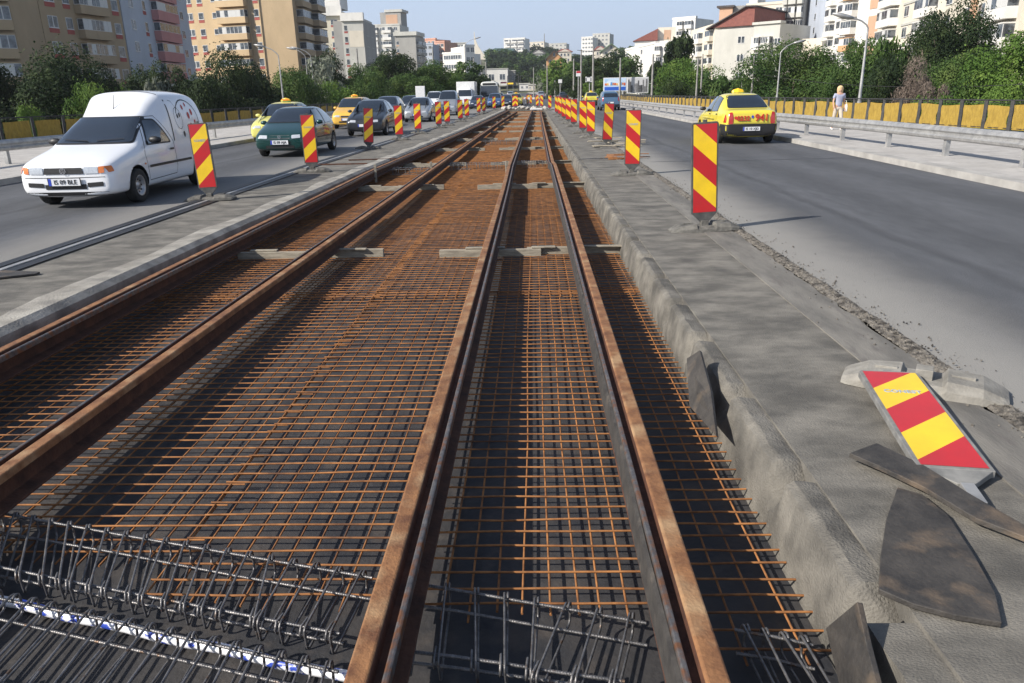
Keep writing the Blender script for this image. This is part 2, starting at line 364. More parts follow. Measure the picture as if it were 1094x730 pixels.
# broken crumbly band where the asphalt was cut back
m_crumb = mat('crumbled asphalt edge', (.09,.08,.068), (.27,.245,.21), 40, .97, 0, 1.0, 120, c3=(.045,.04,.035), s3=.5, t3=(.5,.62), rand=False)
def crumbs():
    rnd = random.Random(3); b = MB(); vs = []; fs = []; y = 1.5; rows = 0; nx = 17
    while y < 60:
        for i in range(nx):
            t = i/(nx-1); x = interp(RR, y)-.05+.14*t+(rnd.random()-.5)*.018+.012*math.sin(y*3.1)*math.sin(y*7.7+1)
            z = .004+ (math.sin(math.pi*t)**.6)*(.012+.016*rnd.random())
            vs.append((x, y+(rnd.random()-.5)*.02, z))
        rows += 1; y += .02 if y < 9 else (.06 if y < 20 else .4)
    for j in range(rows-1):
        for i in range(nx-1): a = j*nx+i; fs.append((a, a+1, a+nx+1, a+nx))
    b.add(vs, fs); o = b.build('crumbled_edge', m_crumb); struct(o)
    # loose stones
    b = MB()
    for k in range(1300):
        y = 1.6+14*rnd.random()**1.4; x = interp(RR, y)+rnd.gauss(.08, .13); 
        if rnd.random() < .05: x += rnd.random()*.5
        s = .003+.009*rnd.random()**3; c = Vector((x, y, .006+s*.4+ .02*max(0, 1-abs(x-interp(RR, y)-.05)/.13)))
        M = Matrix.Rotation(rnd.random()*6, 3, 'Z')@Matrix.Rotation(rnd.random()*6, 3, 'X')
        vs = [c+M@Vector(v)*s for v in ((1,0,0),(-1,.2,0),(0,1,.1),(0,-1,0),(.1,0,.8),(0,.1,-.8))]
        b.add(vs, [(0,2,4),(2,1,4),(1,3,4),(3,0,4),(2,0,5),(1,2,5),(3,1,5),(0,3,5)])
    o = b.build('loose_stones', m_crumb, fix=False); tag(o, 'small loose stones and grit scattered along the cut asphalt edge', 'gravel', kind='stuff')
crumbs()
# steel expansion joint on the left
jt = empty('expansion_joint', (-5.7, 0, 0)); tag(jt, 'long steel and rubber expansion joint between the left road and the concrete deck', 'expansion joint')
def joint_piece(nm, dx0, dx1, z0, z1, m):
    b = MB(); secs = []
    for y in [-6,4,12,20,25,30,35,40,50,60,70,78,84]:
        x = interp(LJ, y)+5.7; secs.append([(x+dx0,y,z1),(x+dx1,y,z1),(x+dx1,y,z0),(x+dx0,y,z0)])
    b.loft(secs); return b.build(nm, m, jt)
joint_piece('rubber_strip', -.17, -.03, .001, .035, m_black)
joint_piece('steel_edge', -.03, .05, .001, .024, m_galv)
joint_piece('rubber_strip', .05, .20, .001, .014, m_black)
# ================================================================== TRACK
def dens(pts, step=.6):
    out = []
    for (a, b_) in zip(pts, pts[1:]):
        a = Vector(a); b2 = Vector(b_); n = max(1, int((b2-a).length/step))
        out += [a.lerp(b2, i/n) for i in range(n)]
    return out+[Vector(pts[-1])]
PR = [(-.09,-.18),(.09,-.18),(.09,-.168),(.02,-.15),(.015,-.062),(.066,-.05),(.07,-.045),(.07,-.006),(.064,0),(.002,0),(-.006,-.006),(-.012,-.042),(-.042,-.042),(-.046,-.010),(-.050,-.005),(-.066,-.005),(-.07,-.010),(-.07,-.05),(-.0,-.062),(-.005,-.15),(-.09,-.168)]
PM = {6:0,7:0,8:0,9:0,13:2,14:2,15:2,16:2}
def rail(pts, mirror, label, fill=None):
    P = dens(pts, .8); s = -1 if mirror else 1; b = MB(); secs = []
    for i, p in enumerate(P):
        t = (P[min(i+1, len(P)-1)]-P[max(i-1, 0)]); t.z = 0; t.normalize(); u = Vector((t.y, -t.x, 0))
        secs.append([p+u*(x*s)+Vector((0,0,z)) for x, z in PR])
    n = len(PR); vs = [v for q in secs for v in q]; fs = []; ms = []
    for i in range(len(secs)-1):
        for k in range(n):
            a = i*n+k; c = i*n+(k+1)%n; fs.append((a, c, c+n, a+n)); ms.append(PM.get(k, 1))
    fs.append(tuple(range(n))); ms.append(1); fs.append(tuple((len(secs)-1)*n+k for k in range(n))[::-1]); ms.append(1)
    b.v = [tuple(v) for v in vs]; b.f = fs; b.m = ms; b.sm = [False]*len(fs)
    root = empty('tram_rail', P[0]); tag(root, label, 'rail', 'grooved tram rails laid in the open bed')
    o = b.build('rail_bar', [m_rust, m_rust_dark, m_worn], root); o.location = -P[0]
    o.modifiers.new('b', 'BEVEL').width = .003
    if fill:
        b = MB(); secs = []
        x0, x1, z0, z1 = fill
        for i, p in enumerate(P):
            t = (P[min(i+1, len(P)-1)]-P[max(i-1, 0)]); t.z = 0; t.normalize(); u = Vector((t.y, -t.x, 0))
            jx = .004*math.sin(i*2.3)
            secs.append([p-P[0]+u*((x+jx)*s)+Vector((0,0,z)) for x, z in ((x0, z1), (x1, z1+.006), (x1, z0), (x0-.003, z0))])
        b.loft(secs); b.build('rubber_profile', m_rubber, root)
    return root
rail([(.51,-1.5,0),(.51,19.0,0),(.47,19.6,0)], False, 'rightmost rusty tram rail in the foreground, running up to its kink', fill=(-.086,-.071,-.165,-.03))
rail([(.475,19.62,-.002),(.55,37.2,-.01),(.79,80,0)], False, 'far length of the rightmost tram rail, beyond the kink')
rail([(-.53,-1.5,0),(-.53,14.3,0),(-.55,18.7,0)], True, 'broad rust-brown tram rail coming straight at the camera in the middle of the picture')
rail([(-.553,18.72,.002),(-.42,37,0),(0,79,0)], True, 'far length of the middle tram rail, beyond the timber stake')
rail([(-2.72,-1.5,0),(-2.66,2,0),(-2.62,6.2,0),(-2.53,12,0),(-2.42,20,0),(-2.3,30,0),(-2.0,50,0),(-1.45,74,0)], False, 'second tram rail from the left, with a dark side turned to the camera', fill=None)
rail([(-3.86,-1.5,0),(-3.86,9,0),(-3.83,18.6,0),(-3.2,36,0),(-2.75,55,0),(-2.35,79,0)], True, 'leftmost tram rail, beside the pale concrete edge')
m_rubber2 = mat('grey rail chamber rubber', (.05,.05,.052), (.09,.088,.086), 12, .8)
# reinforcement mats
ORD = ['nearest','second','third','fourth','fifth','sixth','seventh','eighth','ninth','tenth','eleventh','twelfth','thirteenth','fourteenth','fifteenth','sixteenth','seventeenth','eighteenth']
def mat_mesh(wd, ln, seed, n=6, r=.0052):
    rnd = random.Random(seed); b = MB(); s = .107
    k = int(ln/s)
    for j in range(k+1):
        y = j*s+rnd.gauss(0, .003); z = .0105
        e0 = rnd.random()*.03; e1 = rnd.random()*.03; w1 = rnd.gauss(0, .004); w2 = rnd.gauss(0, .003)
        pts = [(-e0, y+w1, z+rnd.gauss(0, .002)), (wd*.33, y+w2, z+rnd.gauss(0, .002)), (wd*.66, y-w2, z), (wd+e1, y-w1, z+rnd.gauss(0, .002))]
        b.tube(pts, r, n)
    k = int(wd/s)
    for i in range(k+1):
        x = i*s+rnd.gauss(0, .003); w1 = rnd.gauss(0, .006)
        pts = [(x-w1, -rnd.random()*.12, 0), (x+w1, ln*.3, rnd.gauss(0, .002)), (x-w1, ln*.65, 0), (x, ln+rnd.random()*.06, 0)]
        b.tube(pts, r, n)
    return b.mesh('reinforcement mat', m_bar, fix=False)
mm = {}
y = 2.62; row = 0
while y < 80:
    ln = 5.05; n = 6 if row < 2 else (4 if row < 5 else 3)
    pieces = [(0, -4.02, 2.42, y), (1, -1.66, 2.72, y)] if row else [(0, -4.02, 2.42, 2.95), (1, -1.66, 1.08, 2.62), (2, -.49, .97, 2.56), (3, .55, .53, 2.3)]
    for side, xa, wd, ya in pieces:
        xa2 = xa if side else max(xa, interp(LD, y)+.1)
        if side == 0: wd = -1.60-xa2
        if wd < .3: continue
        l2 = y+ln-ya
        o = link('reinforcement_mat', mat_mesh(wd, l2, row*2+side, n))
        o.location = (xa2, ya, -.305+(.021 if row % 2 else 0)+(.010 if side else 0)); o.rotation_euler[2] = random.gauss(0, .002)
        where = ('left track', 'right track')[min(side, 1)] if row else ('left track', 'strip between the tracks', 'gap between the right track rails', 'gap beside the kerb')[side]
        tag(o, f'rusty mesh mat under the {where}, {ORD[row]} from the camera', 'reinforcement mat', 'rusty reinforcement mats on the bed floor')
    y += 4.82; row += 1
# timber supports
def timber(name, c, d, rz, label, cat, group, tilt=0):
    b = MB(); b.box((0,0,0), d); o = b.build(name, m_wood, bevel=.004); o.location = c; o.rotation_euler = (tilt, 0, rz); return tag(o, label, cat, group)
TG = 'timber supports under the rails'
rnd = random.Random(11)
sup = [9.4, 16.4, 21.8, 27.6, 33.5, 40, 46, 53, 60, 68, 75]
for i, Y in enumerate(sup):
    far = f'{ORD[i]} row from camera'
    for tr, (xl, xr, xs_) in enumerate(((-3.78, -1.95, (-3.35, -2.75)), (-1.17, 1.12, (-.62, .12)))):
        if tr == 0 and Y > 19: sh = interp(LD, Y)+4.02; xl += sh; xr = xl+1.75
        if tr == 0: Yt = Y+.05
        else: Yt = Y
        nm = 'left' if tr == 0 else 'right'
        mid = xl+(xr-xl)*.52
        timber('timber_beam', ((xl+mid)/2+.02, Yt-.035, -.235), (mid-xl+.1, .07, .10), rnd.gauss(0,.012), f'weathered timber beam left of the overlap below the {nm} track, {far}', 'timber beam', TG)
        timber('timber_beam', ((mid+xr)/2-.05, Yt+.04, -.232), (xr-mid+.12, .07, .10), rnd.gauss(0,.012), f'weathered timber beam right of the overlap below the {nm} track, {far}', 'timber beam', TG)
        if i < 5:
            for q, (xx, ww) in enumerate(((xl+.55, .5), (mid+.1, .3), (xr-.22, .55)) if tr else ((xl+.3, .35), (xr-.45, .5))):
                timber('wooden_shim', (xx, Yt+.0, -.172), (ww, .075, .018), rnd.gauss(0,.03), f'pale shim board, {["first","second","third"][q]} from left, on the {nm} track beams, {far}', 'shim board', 'thin shim boards on the timber beams')
for (x, Y, h, lb) in ((-3.86+.12, 18.05, .42, 'upright timber stake beside the leftmost rail'), (-2.47, 18.5, .42, 'upright timber stake beside the second rail from the left'), (-.64, 18.6, .40, 'short upright timber stake at the joint of the middle rail')):
    timber('timber_stake', (x, Y, -.30+h/2+.02), (.055, .05, h), .2, lb, 'timber stake', 'timber stakes by the rails', .03)
# stirrup cages
def cage(name, A, B_, A2, B2, z0, z1, n, label, hooks=True, jitter=.01):
    A, B_, A2, B2 = [Vector((*p, 0)) for p in (A, B_, A2, B2)]
    root = empty(name, (*A.xy, z0)); O = Vector((*A.xy, z0)); tag(root, label, 'rebar cage', 'rebar cages lying across the bed')
    rn = random.Random(n)
    for (P, Q, z) in ((A, B_, z1-.012), (A, B_, z0+.012), (A2, B2, z1-.012), (A2, B2, z0+.012)):
        off = Vector((0, (.012 if P is A else -.012)*-1, 0)) if z > (z0+z1)/2 else Vector((0, (-.05 if P is A else .04), 0))
        pts = [P.lerp(Q, t)+off+Vector((0, rn.gauss(0,.003), z+rn.gauss(0,.002))) - O for t in (0,.25,.5,.75,1)]
        b = MB(); b.tube(pts, .0062, 8)
        # ribs of the deformed bar
        L = (pts[-1]-pts[0]).length; m = int(L/.011)
        dirv = (pts[-1]-pts[0]).normalized(); u = dirv.cross(Vector((0,0,1))).normalized(); v = dirv.cross(u)
        for k in range(m):
            t = k/m*4; i = min(3, int(t)); c = pts[i].lerp(pts[i+1], t-i); ring = []
            for a in range(6):
                an = a*math.pi/3; d = (u*math.cos(an)+v*math.sin(an)); ring += [c+d*.0060-dirv*.0022+dirv*math.sin(an)*.002, c+d*.0078+dirv*math.sin(an)*.002, c+d*.0060+dirv*.0022+dirv*math.sin(an)*.002]
            fs = []
            for a in range(6):
                p = a*3; q = ((a+1)%6)*3; fs += [(p, q, q+1, p+1), (p+1, q+1, q+2, p+2)]
            b.add(ring, fs)
        b.build('long_bar', m_cage, root, fix=False)
    for i in range(n):
        t = (i+.5)/n; F_ = A.lerp(B_, t); N_ = A2.lerp(B2, t+rn.gauss(0, .006)); 
        sk = rn.gauss(0, jitter); b = MB(); r = .0052; c = .022
        d = (N_-F_); d.z = 0; ln = d.length; d.normalize(); sx = Vector((1,0,0))
        def P(u_, z, x=0): return F_+d*u_+sx*(x+sk*u_/ln)+Vector((0,0,z)) - O
        loop = []
        H = z1-z0
        for (cu, cz, a0) in ((-.005, z1-.02, 180), (-.005, z0+.02, 270)): pass
        def corner(cu, cz, a0, a1, x=0, k=4):
            return [P(cu+c*math.cos(R(a0+(a1-a0)*j/k)), cz+c*math.sin(R(a0+(a1-a0)*j/k)), x) for j in range(k+1)]
        # u grows towards the camera: far corner -> near corner on top, back on the bottom, ends overlap
        loop += corner(0, z1-.02, 200, 90, 0)
        loop += corner(ln, z1-.02, 90, 0, .004) + corner(ln, z0+.02, 0, -90, .008)
        loop += corner(0, z0+.02, 270, 180, .012) + corner(0, z1-.02+.002, 180, 40, .014)
        b.tube(loop, r, 6)
        if hooks:
            hk = [P(ln-.03, z1-.055, -.012), P(ln+.012, z1-.045, -.012), P(ln+.026, z1-.02, -.012), P(ln+.01, z1+.004, -.011), P(ln-.05, z1-.004, -.010)]
            b.tube(hk, r, 6)
        b.build('stirrup', m_cage, root, fix=False)
    return root
zc0, zc1 = -.29, -.195
def g2(px, py, z): v = G(px, py, z); return (v.x, v.y)
def ext(P, Q, t): return (P[0]+(Q[0]-P[0])*t, P[1]+(Q[1]-P[1])*t)
a1, a2 = g2(10,548,zc1), g2(398,614,zc1); n1, n2 = g2(0,607,zc1), g2(362,676,zc1)
cage('rebar_cage', ext(a1,a2,-.35), a2, ext(n1,n2,-.35), n2, zc0, zc1, 24, 'grey rebar cage crossing the left bed at its near end, the farther of the two')
b1, b2 = g2(0,634,zc1), g2(362,712,zc1)
nb1 = (b1[0], b1[1]-.42); nb2 = (b2[0], b2[1]-.42)
cage('rebar_cage', ext(b1,b2,-.3), b2, ext(nb1,nb2,-.3), nb2, zc0, zc1, 21, 'grey rebar cage at the bottom left corner, above the blue and white tube')
c1, c2 = g2(487,627,zc1), g2(690,660,zc1); c1 = ext(c1,c2,-.3); 
cn1, cn2 = g2(480,702,zc1), g2(668,728,zc1); cn1 = ext(cn1,cn2,-.3)
cage('rebar_cage', c1, c2, cn1, cn2, zc0, zc1, 8, 'grey rebar cage between the right track rails at the bottom of the picture', jitter=.02)
d1, d2 = g2(785,668,zc1), g2(868,684,zc1); dn1 = (d1[0]+.03, d1[1]-.40); dn2 = (d2[0]+.03, d2[1]-.40)
cage('rebar_cage', d1, d2, dn1, dn2, zc0, zc1, 4, 'short grey rebar cage between the rightmost rail and the kerb', jitter=.02)
FG = 'far rebar cages'
for (xa, xb, Y, nn, lb) in ((-2.3,-.75,20.6,22,'dark rebar cage across the middle strip, next to the timber stakes'), (-.35,.4,20.9,11,'dark rebar cage between the right track rails at their kink'), (-3.7,-2.6,19.6,12,'dark rebar cage in the left track behind the stake'), (-2.0,-.65,30.5,18,'thin far rebar cage across the middle strip, second from the camera'), (-.3,.4,31,10,'small far rebar cage between the right track rails, second from the camera')):
    cage('rebar_cage', (xa,Y+.5), (xb,Y+.45), (xa,Y), (xb,Y-.05), -.28, -.12, nn, lb, hooks=False, jitter=.05)
# white plastic tube with blue print
t1, t2 = G(-8,640,-.31), G(372,724,-.31)
m_tube = mat('white tube with blue print', (.78,.79,.82), (.03,.07,.42), 26, .35, ramp=(.53,.57), stretch=(.5,1,1))
b = MB(); P_ = [t1.lerp(t2, k/12)-t1+Vector((0, .006*math.sin(k*1.7), 0)) for k in range(13)]; b.tube(P_, .021, 12)
o = b.build('plastic_tube', m_tube); o.location = t1; tag(o, 'white plastic tube with blue print lying under the nearest rebar cage', 'plastic tube')
# kerb blocks
def kerb_block(y0, y1, i):
    rn = random.Random(i*7+1); L = y1-y0; b = MB(); secs = []
    ns = 16
    for k in range(ns+1):
        t = k/ns; e = min(t, 1-t)/.5; e = max(0, min(1, (e-.03)*5.5))
        wob = rn.gauss(0, .003)
        tb = 1.25-.06*e + wob; ft = 1.205-.07*e+wob; top = -.11+.108*e+rn.gauss(0, .001); ft_z = top-.022-.02*(1-e)
        secs.append([(1.33, t*L, -.05), (1.31, t*L, min(top-.02, .004)), (tb+.04, t*L, top-.006), (ft+.035, t*L, top), (ft, t*L, ft_z), (1.105-.012*e, t*L, -.22), (1.09, t*L, -.345), (1.33, t*L, -.345)])
    b.loft(secs, smooth=False)
    o = b.build('kerb_block', m_conc_kerb, bevel=0); o.location = (0, y0, 0)
    md = o.modifiers.new('s', 'SUBSURF'); md.levels = 2; md.render_levels = 2; md.subdivision_type = 'SIMPLE'
    if 'rough' not in bpy.data.textures: tx = bpy.data.textures.new('rough', 'CLOUDS'); tx.noise_scale = .12; tx.noise_depth = 4
    dm = o.modifiers.new('d', 'DISPLACE'); dm.texture = bpy.data.textures['rough']; dm.texture_coords = 'GLOBAL'; dm.strength = .009; dm.mid_level = .5
    for p_ in o.data.polygons: p_.use_smooth = True
    o.modifiers.new('w', 'EDGE_SPLIT').split_angle = R(38)
    return o
rough_deck('concrete_ledge', lambda y: 1.11, lambda y: 1.275, -.02, -4, 2.2, m_conc_dark, 'a', .03)
kj = [2.22, 3.16, 4.15, 5.2, 6.15, 7.05, 8.0, 8.95, 9.9]
while kj[-1] < 60: kj.append(kj[-1]+.95)
for i, (a, c) in enumerate(zip(kj, kj[1:])):
    o = kerb_block(a-.02, c+.02, i)
    lb = f'lumpy grey concrete kerb block beside the right rail, {ORD[i]} from the camera' if i < 12 else 'small distant lumpy kerb block in the row along the right edge of the bed'
    tag(o, lb, 'kerb block', 'cast concrete kerb blocks along the bed' if i < 12 else 'distant kerb blocks along the bed')
# ================================================================== SCRAPS on the right deck
def slab_poly(name, pts, th, m, label, cat, z=.004, warp=.01):
    c = sum((p for p in pts), Vector())/len(pts); b = MB(); n = len(pts)
    # subdivide outline
    P = []
    for i in range(n):
        p, q = pts[i]-c, pts[(i+1)%n]-c
        for k in range(6): P.append(p.lerp(q, k/6))
    b.prism([(p.x, p.y) for p in P], 0, th); o = b.build(name, m, bevel=.003); o.location = (c.x, c.y, z); return tag(o, label, cat)
m_mat = mat('dirty rubber matting', (.024,.022,.021), (.060,.053,.046), 7, .8, 0, .3, 50, c3=(.13,.095,.065), s3=.9, t3=(.54,.74), r2=.55, contrast_detail=12)
V = lambda l: [G(*p) for p in l]
slab_poly('rubber_sheet', V([(958,526),(985,534),(1012,556),(1040,600),(1062,640),(1069,672),(1020,664),(975,652),(938,636),(940,598),(946,560)]), .022, m_mat, 'large fan shaped offcut of brown black rubber lying on the deck', 'rubber sheet')
slab_poly('rubber_sheet', V([(906,495),(935,484),(985,508),(1035,540),(1096,576),(1096,588),(1040,566),(985,532),(940,510)]), .024, m_mat, 'long pointed black rubber strip lying over the fan shaped offcut', 'rubber sheet', z=.03)
def wedge(pts3, th, label):
    c = pts3[0]; n = (pts3[1]-pts3[0]).cross(pts3[2]-pts3[0]).normalized()*th; k = len(pts3)
    b = MB(); b.add([p-c for p in pts3]+[p-c+n for p in pts3], [tuple(range(k)), tuple(range(k, 2*k))[::-1]]+[(i, (i+1)%k, (i+1)%k+k, i+k) for i in range(k)])
    o = b.build('rubber_wedge', m_mat, bevel=.003); o.location = c; tag(o, label, 'rubber offcut', 'rubber offcuts standing against the kerb')
def onX(px, py, X):
    d = ray(px, py); t = X/d.x; return Vector((X, d.y*t, CAM_H+d.z*t))
wedge([G(739,436,-.16), G(768,468,-.10), G(762,420,-.02), G(750,376,.10), G(736,385,.02)], .02, 'narrow dark rubber wedge stuck upright by the kerb, the farther of two')
wedge([G(888,672,-.12), G(905,742,-.20), G(946,742,-.02), G(932,690,.02), G(922,644,.09)], .02, 'dark triangular rubber wedge leaning on the kerb at the bottom of the picture')
o = slab_poly('steel_plate', [Vector((-5.75,7.1,0)),Vector((-5.15,7.45,0)),Vector((-5.16,7.52,0)),Vector((-5.6,7.62,0)),Vector((-6.0,7.5,0))], .02, m_mat, 'brown metal plate lying on the left concrete deck at the edge of the picture', 'steel plate')
# ================================================================== DELINEATORS
def clip_poly(poly, a, b_, c):   # keep a*x+b*y<=c
    out = []
    for i in range(len(poly)):
        p, q = poly[i], poly[(i+1)%len(poly)]; dp = a*p[0]+b_*p[1]-c; dq = a*q[0]+b_*q[1]-c
        if dp <= 0: out.append(p)
        if (dp < 0 < dq) or (dq < 0 < dp): t = dp/(dp-dq); out.append((p[0]+(q[0]-p[0])*t, p[1]+(q[1]-p[1])*t))
    return out
PW, PH = .285, 1.06
def make_panel(par, side, two=True):
    """sign board; origin at the foot of the board, face towards -Y"""
    b = MB(); h = PH+.04; w = PW+.04
    prof = [(-w/2,0),(w/2,0),(w/2,h-.02),(w/2-.02,h),(-w/2+.02,h),(-w/2,h-.02)]
    b.add([Vector((x,-.018,z)) for x, z in prof]+[Vector((x,.018,z)) for x, z in prof], [tuple(range(6)), tuple(range(6,12))[::-1]]+[(i,(i+1)%6,(i+1)%6+6,i+6) for i in range(6)])
    b.add([Vector(v) for v in ((-.15,-.016,0),(.15,-.016,0),(.035,-.016,-.12),(-.035,-.016,-.12),(-.15,.016,0),(.15,.016,0),(.035,.016,-.12),(-.035,.016,-.12))], [(0,1,2,3),(7,6,5,4),(0,3,7,4),(1,5,6,2),(3,2,6,7)])
    b.box((0,0,h+.015), (.05,.03,.03)); b.box((0,0,-.16), (.045,.03,.1))
    pn = b.build('sign_frame', m_signback, par, bevel=.003)
    rect = [(-PW/2,.02),(PW/2,.02),(PW/2,.02+PH),(-PW/2,.02+PH)]
    s = -1 if side == 'R' else 1
    for fy, sg in ((-.0205, 1),):
        b = MB()
        rise = .245*PH; cuts = [.775*PH+.02, .53*PH+.02, .285*PH+.02, .04*PH+.02]
        # boundary z = c + rise*(x*s+PW/2)/PW
        k = rise/PW
        prev = rect; bands = []
        for c in cuts:
            cc = c+rise/2      # at x=0
            up_ = clip_poly(prev, k*s, -1, -cc)   # z >= cc + k*s*x
            prev = clip_poly(prev, -k*s, 1, cc)
            bands.append(up_)
        bands.append(prev)
        for i, pl in enumerate(bands):
            if len(pl) > 2: b.add([Vector((x, fy, z)) for x, z in pl], [tuple(range(len(pl)))], i % 2)
        b.build('striped_face', [m_red, m_yel], pn)
    t = text_mesh('CONEST', .05, 'lettering', m_text_grey, pn, bold=.001); t.location = (0, -.022, .745*PH+.02); t.rotation_euler = (R(90), 0, 0)
    return pn
def make_base(par=None):
    b = MB(); secs = []
    for x, hw, h in ((-.43,.13,.03),(-.40,.15,.045),(-.30,.17,.085),(-.12,.175,.10),(-.10,.175,.065),(.10,.175,.065),(.12,.175,.10),(.30,.17,.085),(.40,.15,.045),(.43,.13,.03)):
        secs.append([(x,-hw,0),(x,-hw+.005,h*.55),(x,-hw+.05,h),(x,hw-.05,h),(x,hw-.005,h*.55),(x,hw,0)])
    b.loft(secs); b.box((0,0,.09), (.09,.10,.07)); b.box((-.2,0,.09), (.12,.03,.03)); b.box((.2,0,.09), (.12,.03,.03))
    return b.build('base', m_base, par, bevel=.003)
def delineator(side):
    r = empty('traffic_delineator'); p = make_panel(r, side); p.location = (0,0,.21); make_base(r); return r
dl = {'L': delineator('L'), 'R': delineator('R')}
bpy.context.view_layer.update(); index_kids()
usedd = {'L': 0, 'R': 0}
SR = [(752,246,.10,-.05),(675,187,.02,0),(648,157,.22,.05),(631,147,.0,0),(622.6,142.5,.05,0),(613,135.5,.1,0),(607.3,132,0,0),(602.5,128.5,.1,0),(598.4,125,0,0),(595,122.5,.1,0)]
SL = [(225,214,-.05,-.03),(334,184,-.03,0),(394,159.5,.25,.06),(427,150,0,0),(447,143,-.1,0),(469,137,.1,0),(478,134.3,0,0),(492,130,.1,0),(499,127,0,0),(511.6,122.3,0,0),(517,121,.2,0),(528,118,0,0),(537.5,116.5,0,0)]
SE = [(549,116,'L'),(552,115.4,'R'),(574,115,'L'),(578.8,115.3,'R'),(587.4,117.6,'R'),(564,112.5,'L'),(567,112.2,'R')]
def put_sign(side, px, py, rz, lean, lb, gp):
    p = G(px, py)
    if usedd[side] == 0: o = dl[side]
    else: o = copy_tree(dl[side])
    usedd[side] += 1
    o.location = p; o.rotation_euler = (0, lean, rz); tag(o, lb, 'traffic delineator', gp)
for i, (px, py, rz, ln) in enumerate(SR): put_sign('R', px, py, rz-.05, ln, f'red and yellow striped delineator board on the right deck, {ORD[i]} from the camera', 'striped delineators right of the tracks')
for i, (px, py, rz, ln) in enumerate(SL): put_sign('L', px, py, rz+.15, ln, f'red and yellow striped delineator board beside the left road, {ORD[i]} from the camera', 'striped delineators left of the tracks')
for i, (px, py, sd_) in enumerate(SE): put_sign(sd_, px, py, 0, 0, f'tiny far striped delineator at the end of the tracks, {ORD[i]} from the left pair', 'striped delineators closing off the end of the works')
for c in [x for x in dl['R'].children_recursive if x.name.startswith('lettering')]: bpy.data.objects.remove(c)
# the fallen sign
fs_ = empty('traffic_delineator'); pn = make_panel(fs_, 'L'); tag(fs_, 'fallen striped delineator board lying face up on the deck beside the rubber offcuts', 'traffic delineator')
c0 = G(1021, 505, .035); ctop = G(942, 391, .10)
ax = (ctop-c0).normalized(); nrm = Vector((0,0,1)); nrm = (nrm-ax*nrm.dot(ax)).normalized(); xx = (-nrm).cross(ax)  # local x ; local y = -nrm
xx = (-nrm).cross(ax)
Mx = Matrix(((xx.x, -nrm.x, ax.x), (xx.y, -nrm.y, ax.y), (xx.z, -nrm.z, ax.z)))
pn.data.materials[0] = mat('light grey sign frame', (.13,.13,.125), (.24,.235,.22), 10, .7)
b = MB(); b.box((0,0,-.20), (.055,.05,.15)); b.box((0,0,-.277), (.040,.036,.006), mi=1); b.build('square_tube', [m_galv, m_black], pn, bevel=.002)
fs_.location = c0; fs_.rotation_euler = Mx.to_euler()
bo = make_base(None); bo.data.materials[0] = mat('pale dusty sign base', (.17,.16,.14), (.28,.265,.235), 6, .9, 0, .3, 60); bo.name = 'weight_block'; bo.location = G(985, 414); bo.rotation_euler = (0,0,-.5); tag(bo, 'loose grey plastic sign base lying behind the fallen striped board', 'weight block')
# rubble and planks
rnd = random.Random(21)
for i in range(16):
    c = G(640+rnd.random()*42, 151+rnd.random()*9)
    timber('scrap_plank', (c.x, c.y, .03+.035*(i%4)), (.5+.5*rnd.random(), .07+.05*rnd.random(), .03), rnd.gauss(.1,.5), f'weathered scrap plank, {ORD[i]} in the heap behind the second right delineator', 'plank', 'heap of scrap planks on the right deck')
for i in range(7):
    c = G(636+rnd.random()*45, 167+rnd.random()*5)
    b = MB(); b.tube([(-.5,0,0),(0,.02,.01),(.45,0,0)], .012, 6); o = b.build('steel_bar', m_bar if i%2 else m_cage); o.location = (c.x, c.y, .03+.02*(i%3)); o.rotation_euler = (0,0,rnd.gauss(0,.3))
    tag(o, f'short loose steel bar before the scrap planks, {ORD[i]} of a handful', 'steel bar', 'loose steel bars on the right deck')
o = slab_poly('rusty_plate', [G(648,166.5), G(668,166), G(672,170.5), G(650,171)], .04, m_bar, 'small rusty plate lying among loose bars on the right deck', 'steel plate')
for i in range(4):
    c = G(*((366,176),(398,171),(545,117.5),(590,118))[i]); b = MB(); b.box((0,0,.015), (1.3,.05,.03)); o = b.build('flat_bar', m_rust_dark); o.location = c; o.rotation_euler = (0,0,.15*i)
    tag(o, ('dark flat bar on the left deck near the third delineator','dark flat bar on the left deck by the timber stake','far dark flat bar at the left end of the tracks','far dark flat bar at the right end of the tracks')[i], 'steel bar')
m_rub = mat('rubble concrete', (.3,.28,.25), (.5,.47,.42), 4, .95, 0, .5)
for i in range(26):
    c = G(536+rnd.random()*50, 115.2+rnd.random()*2.2); s = .12+.25*rnd.random(); b = MB()
    ico = bmesh.new(); bmesh.ops.create_icosphere(ico, subdivisions=1, radius=s)
    for v in ico.verts: v.co *= .7+.5*rnd.random(); v.co.z *= .6
    me = bpy.data.meshes.new('chunk'); ico.to_mesh(me); ico.free()
    o = link('rubble_chunk', me, None, m_rub); o.location = (c.x, c.y, s*.3); tag(o, 'small broken concrete chunk at the far end of the tracks', 'rubble', 'rubble chunks closing off the tracks')
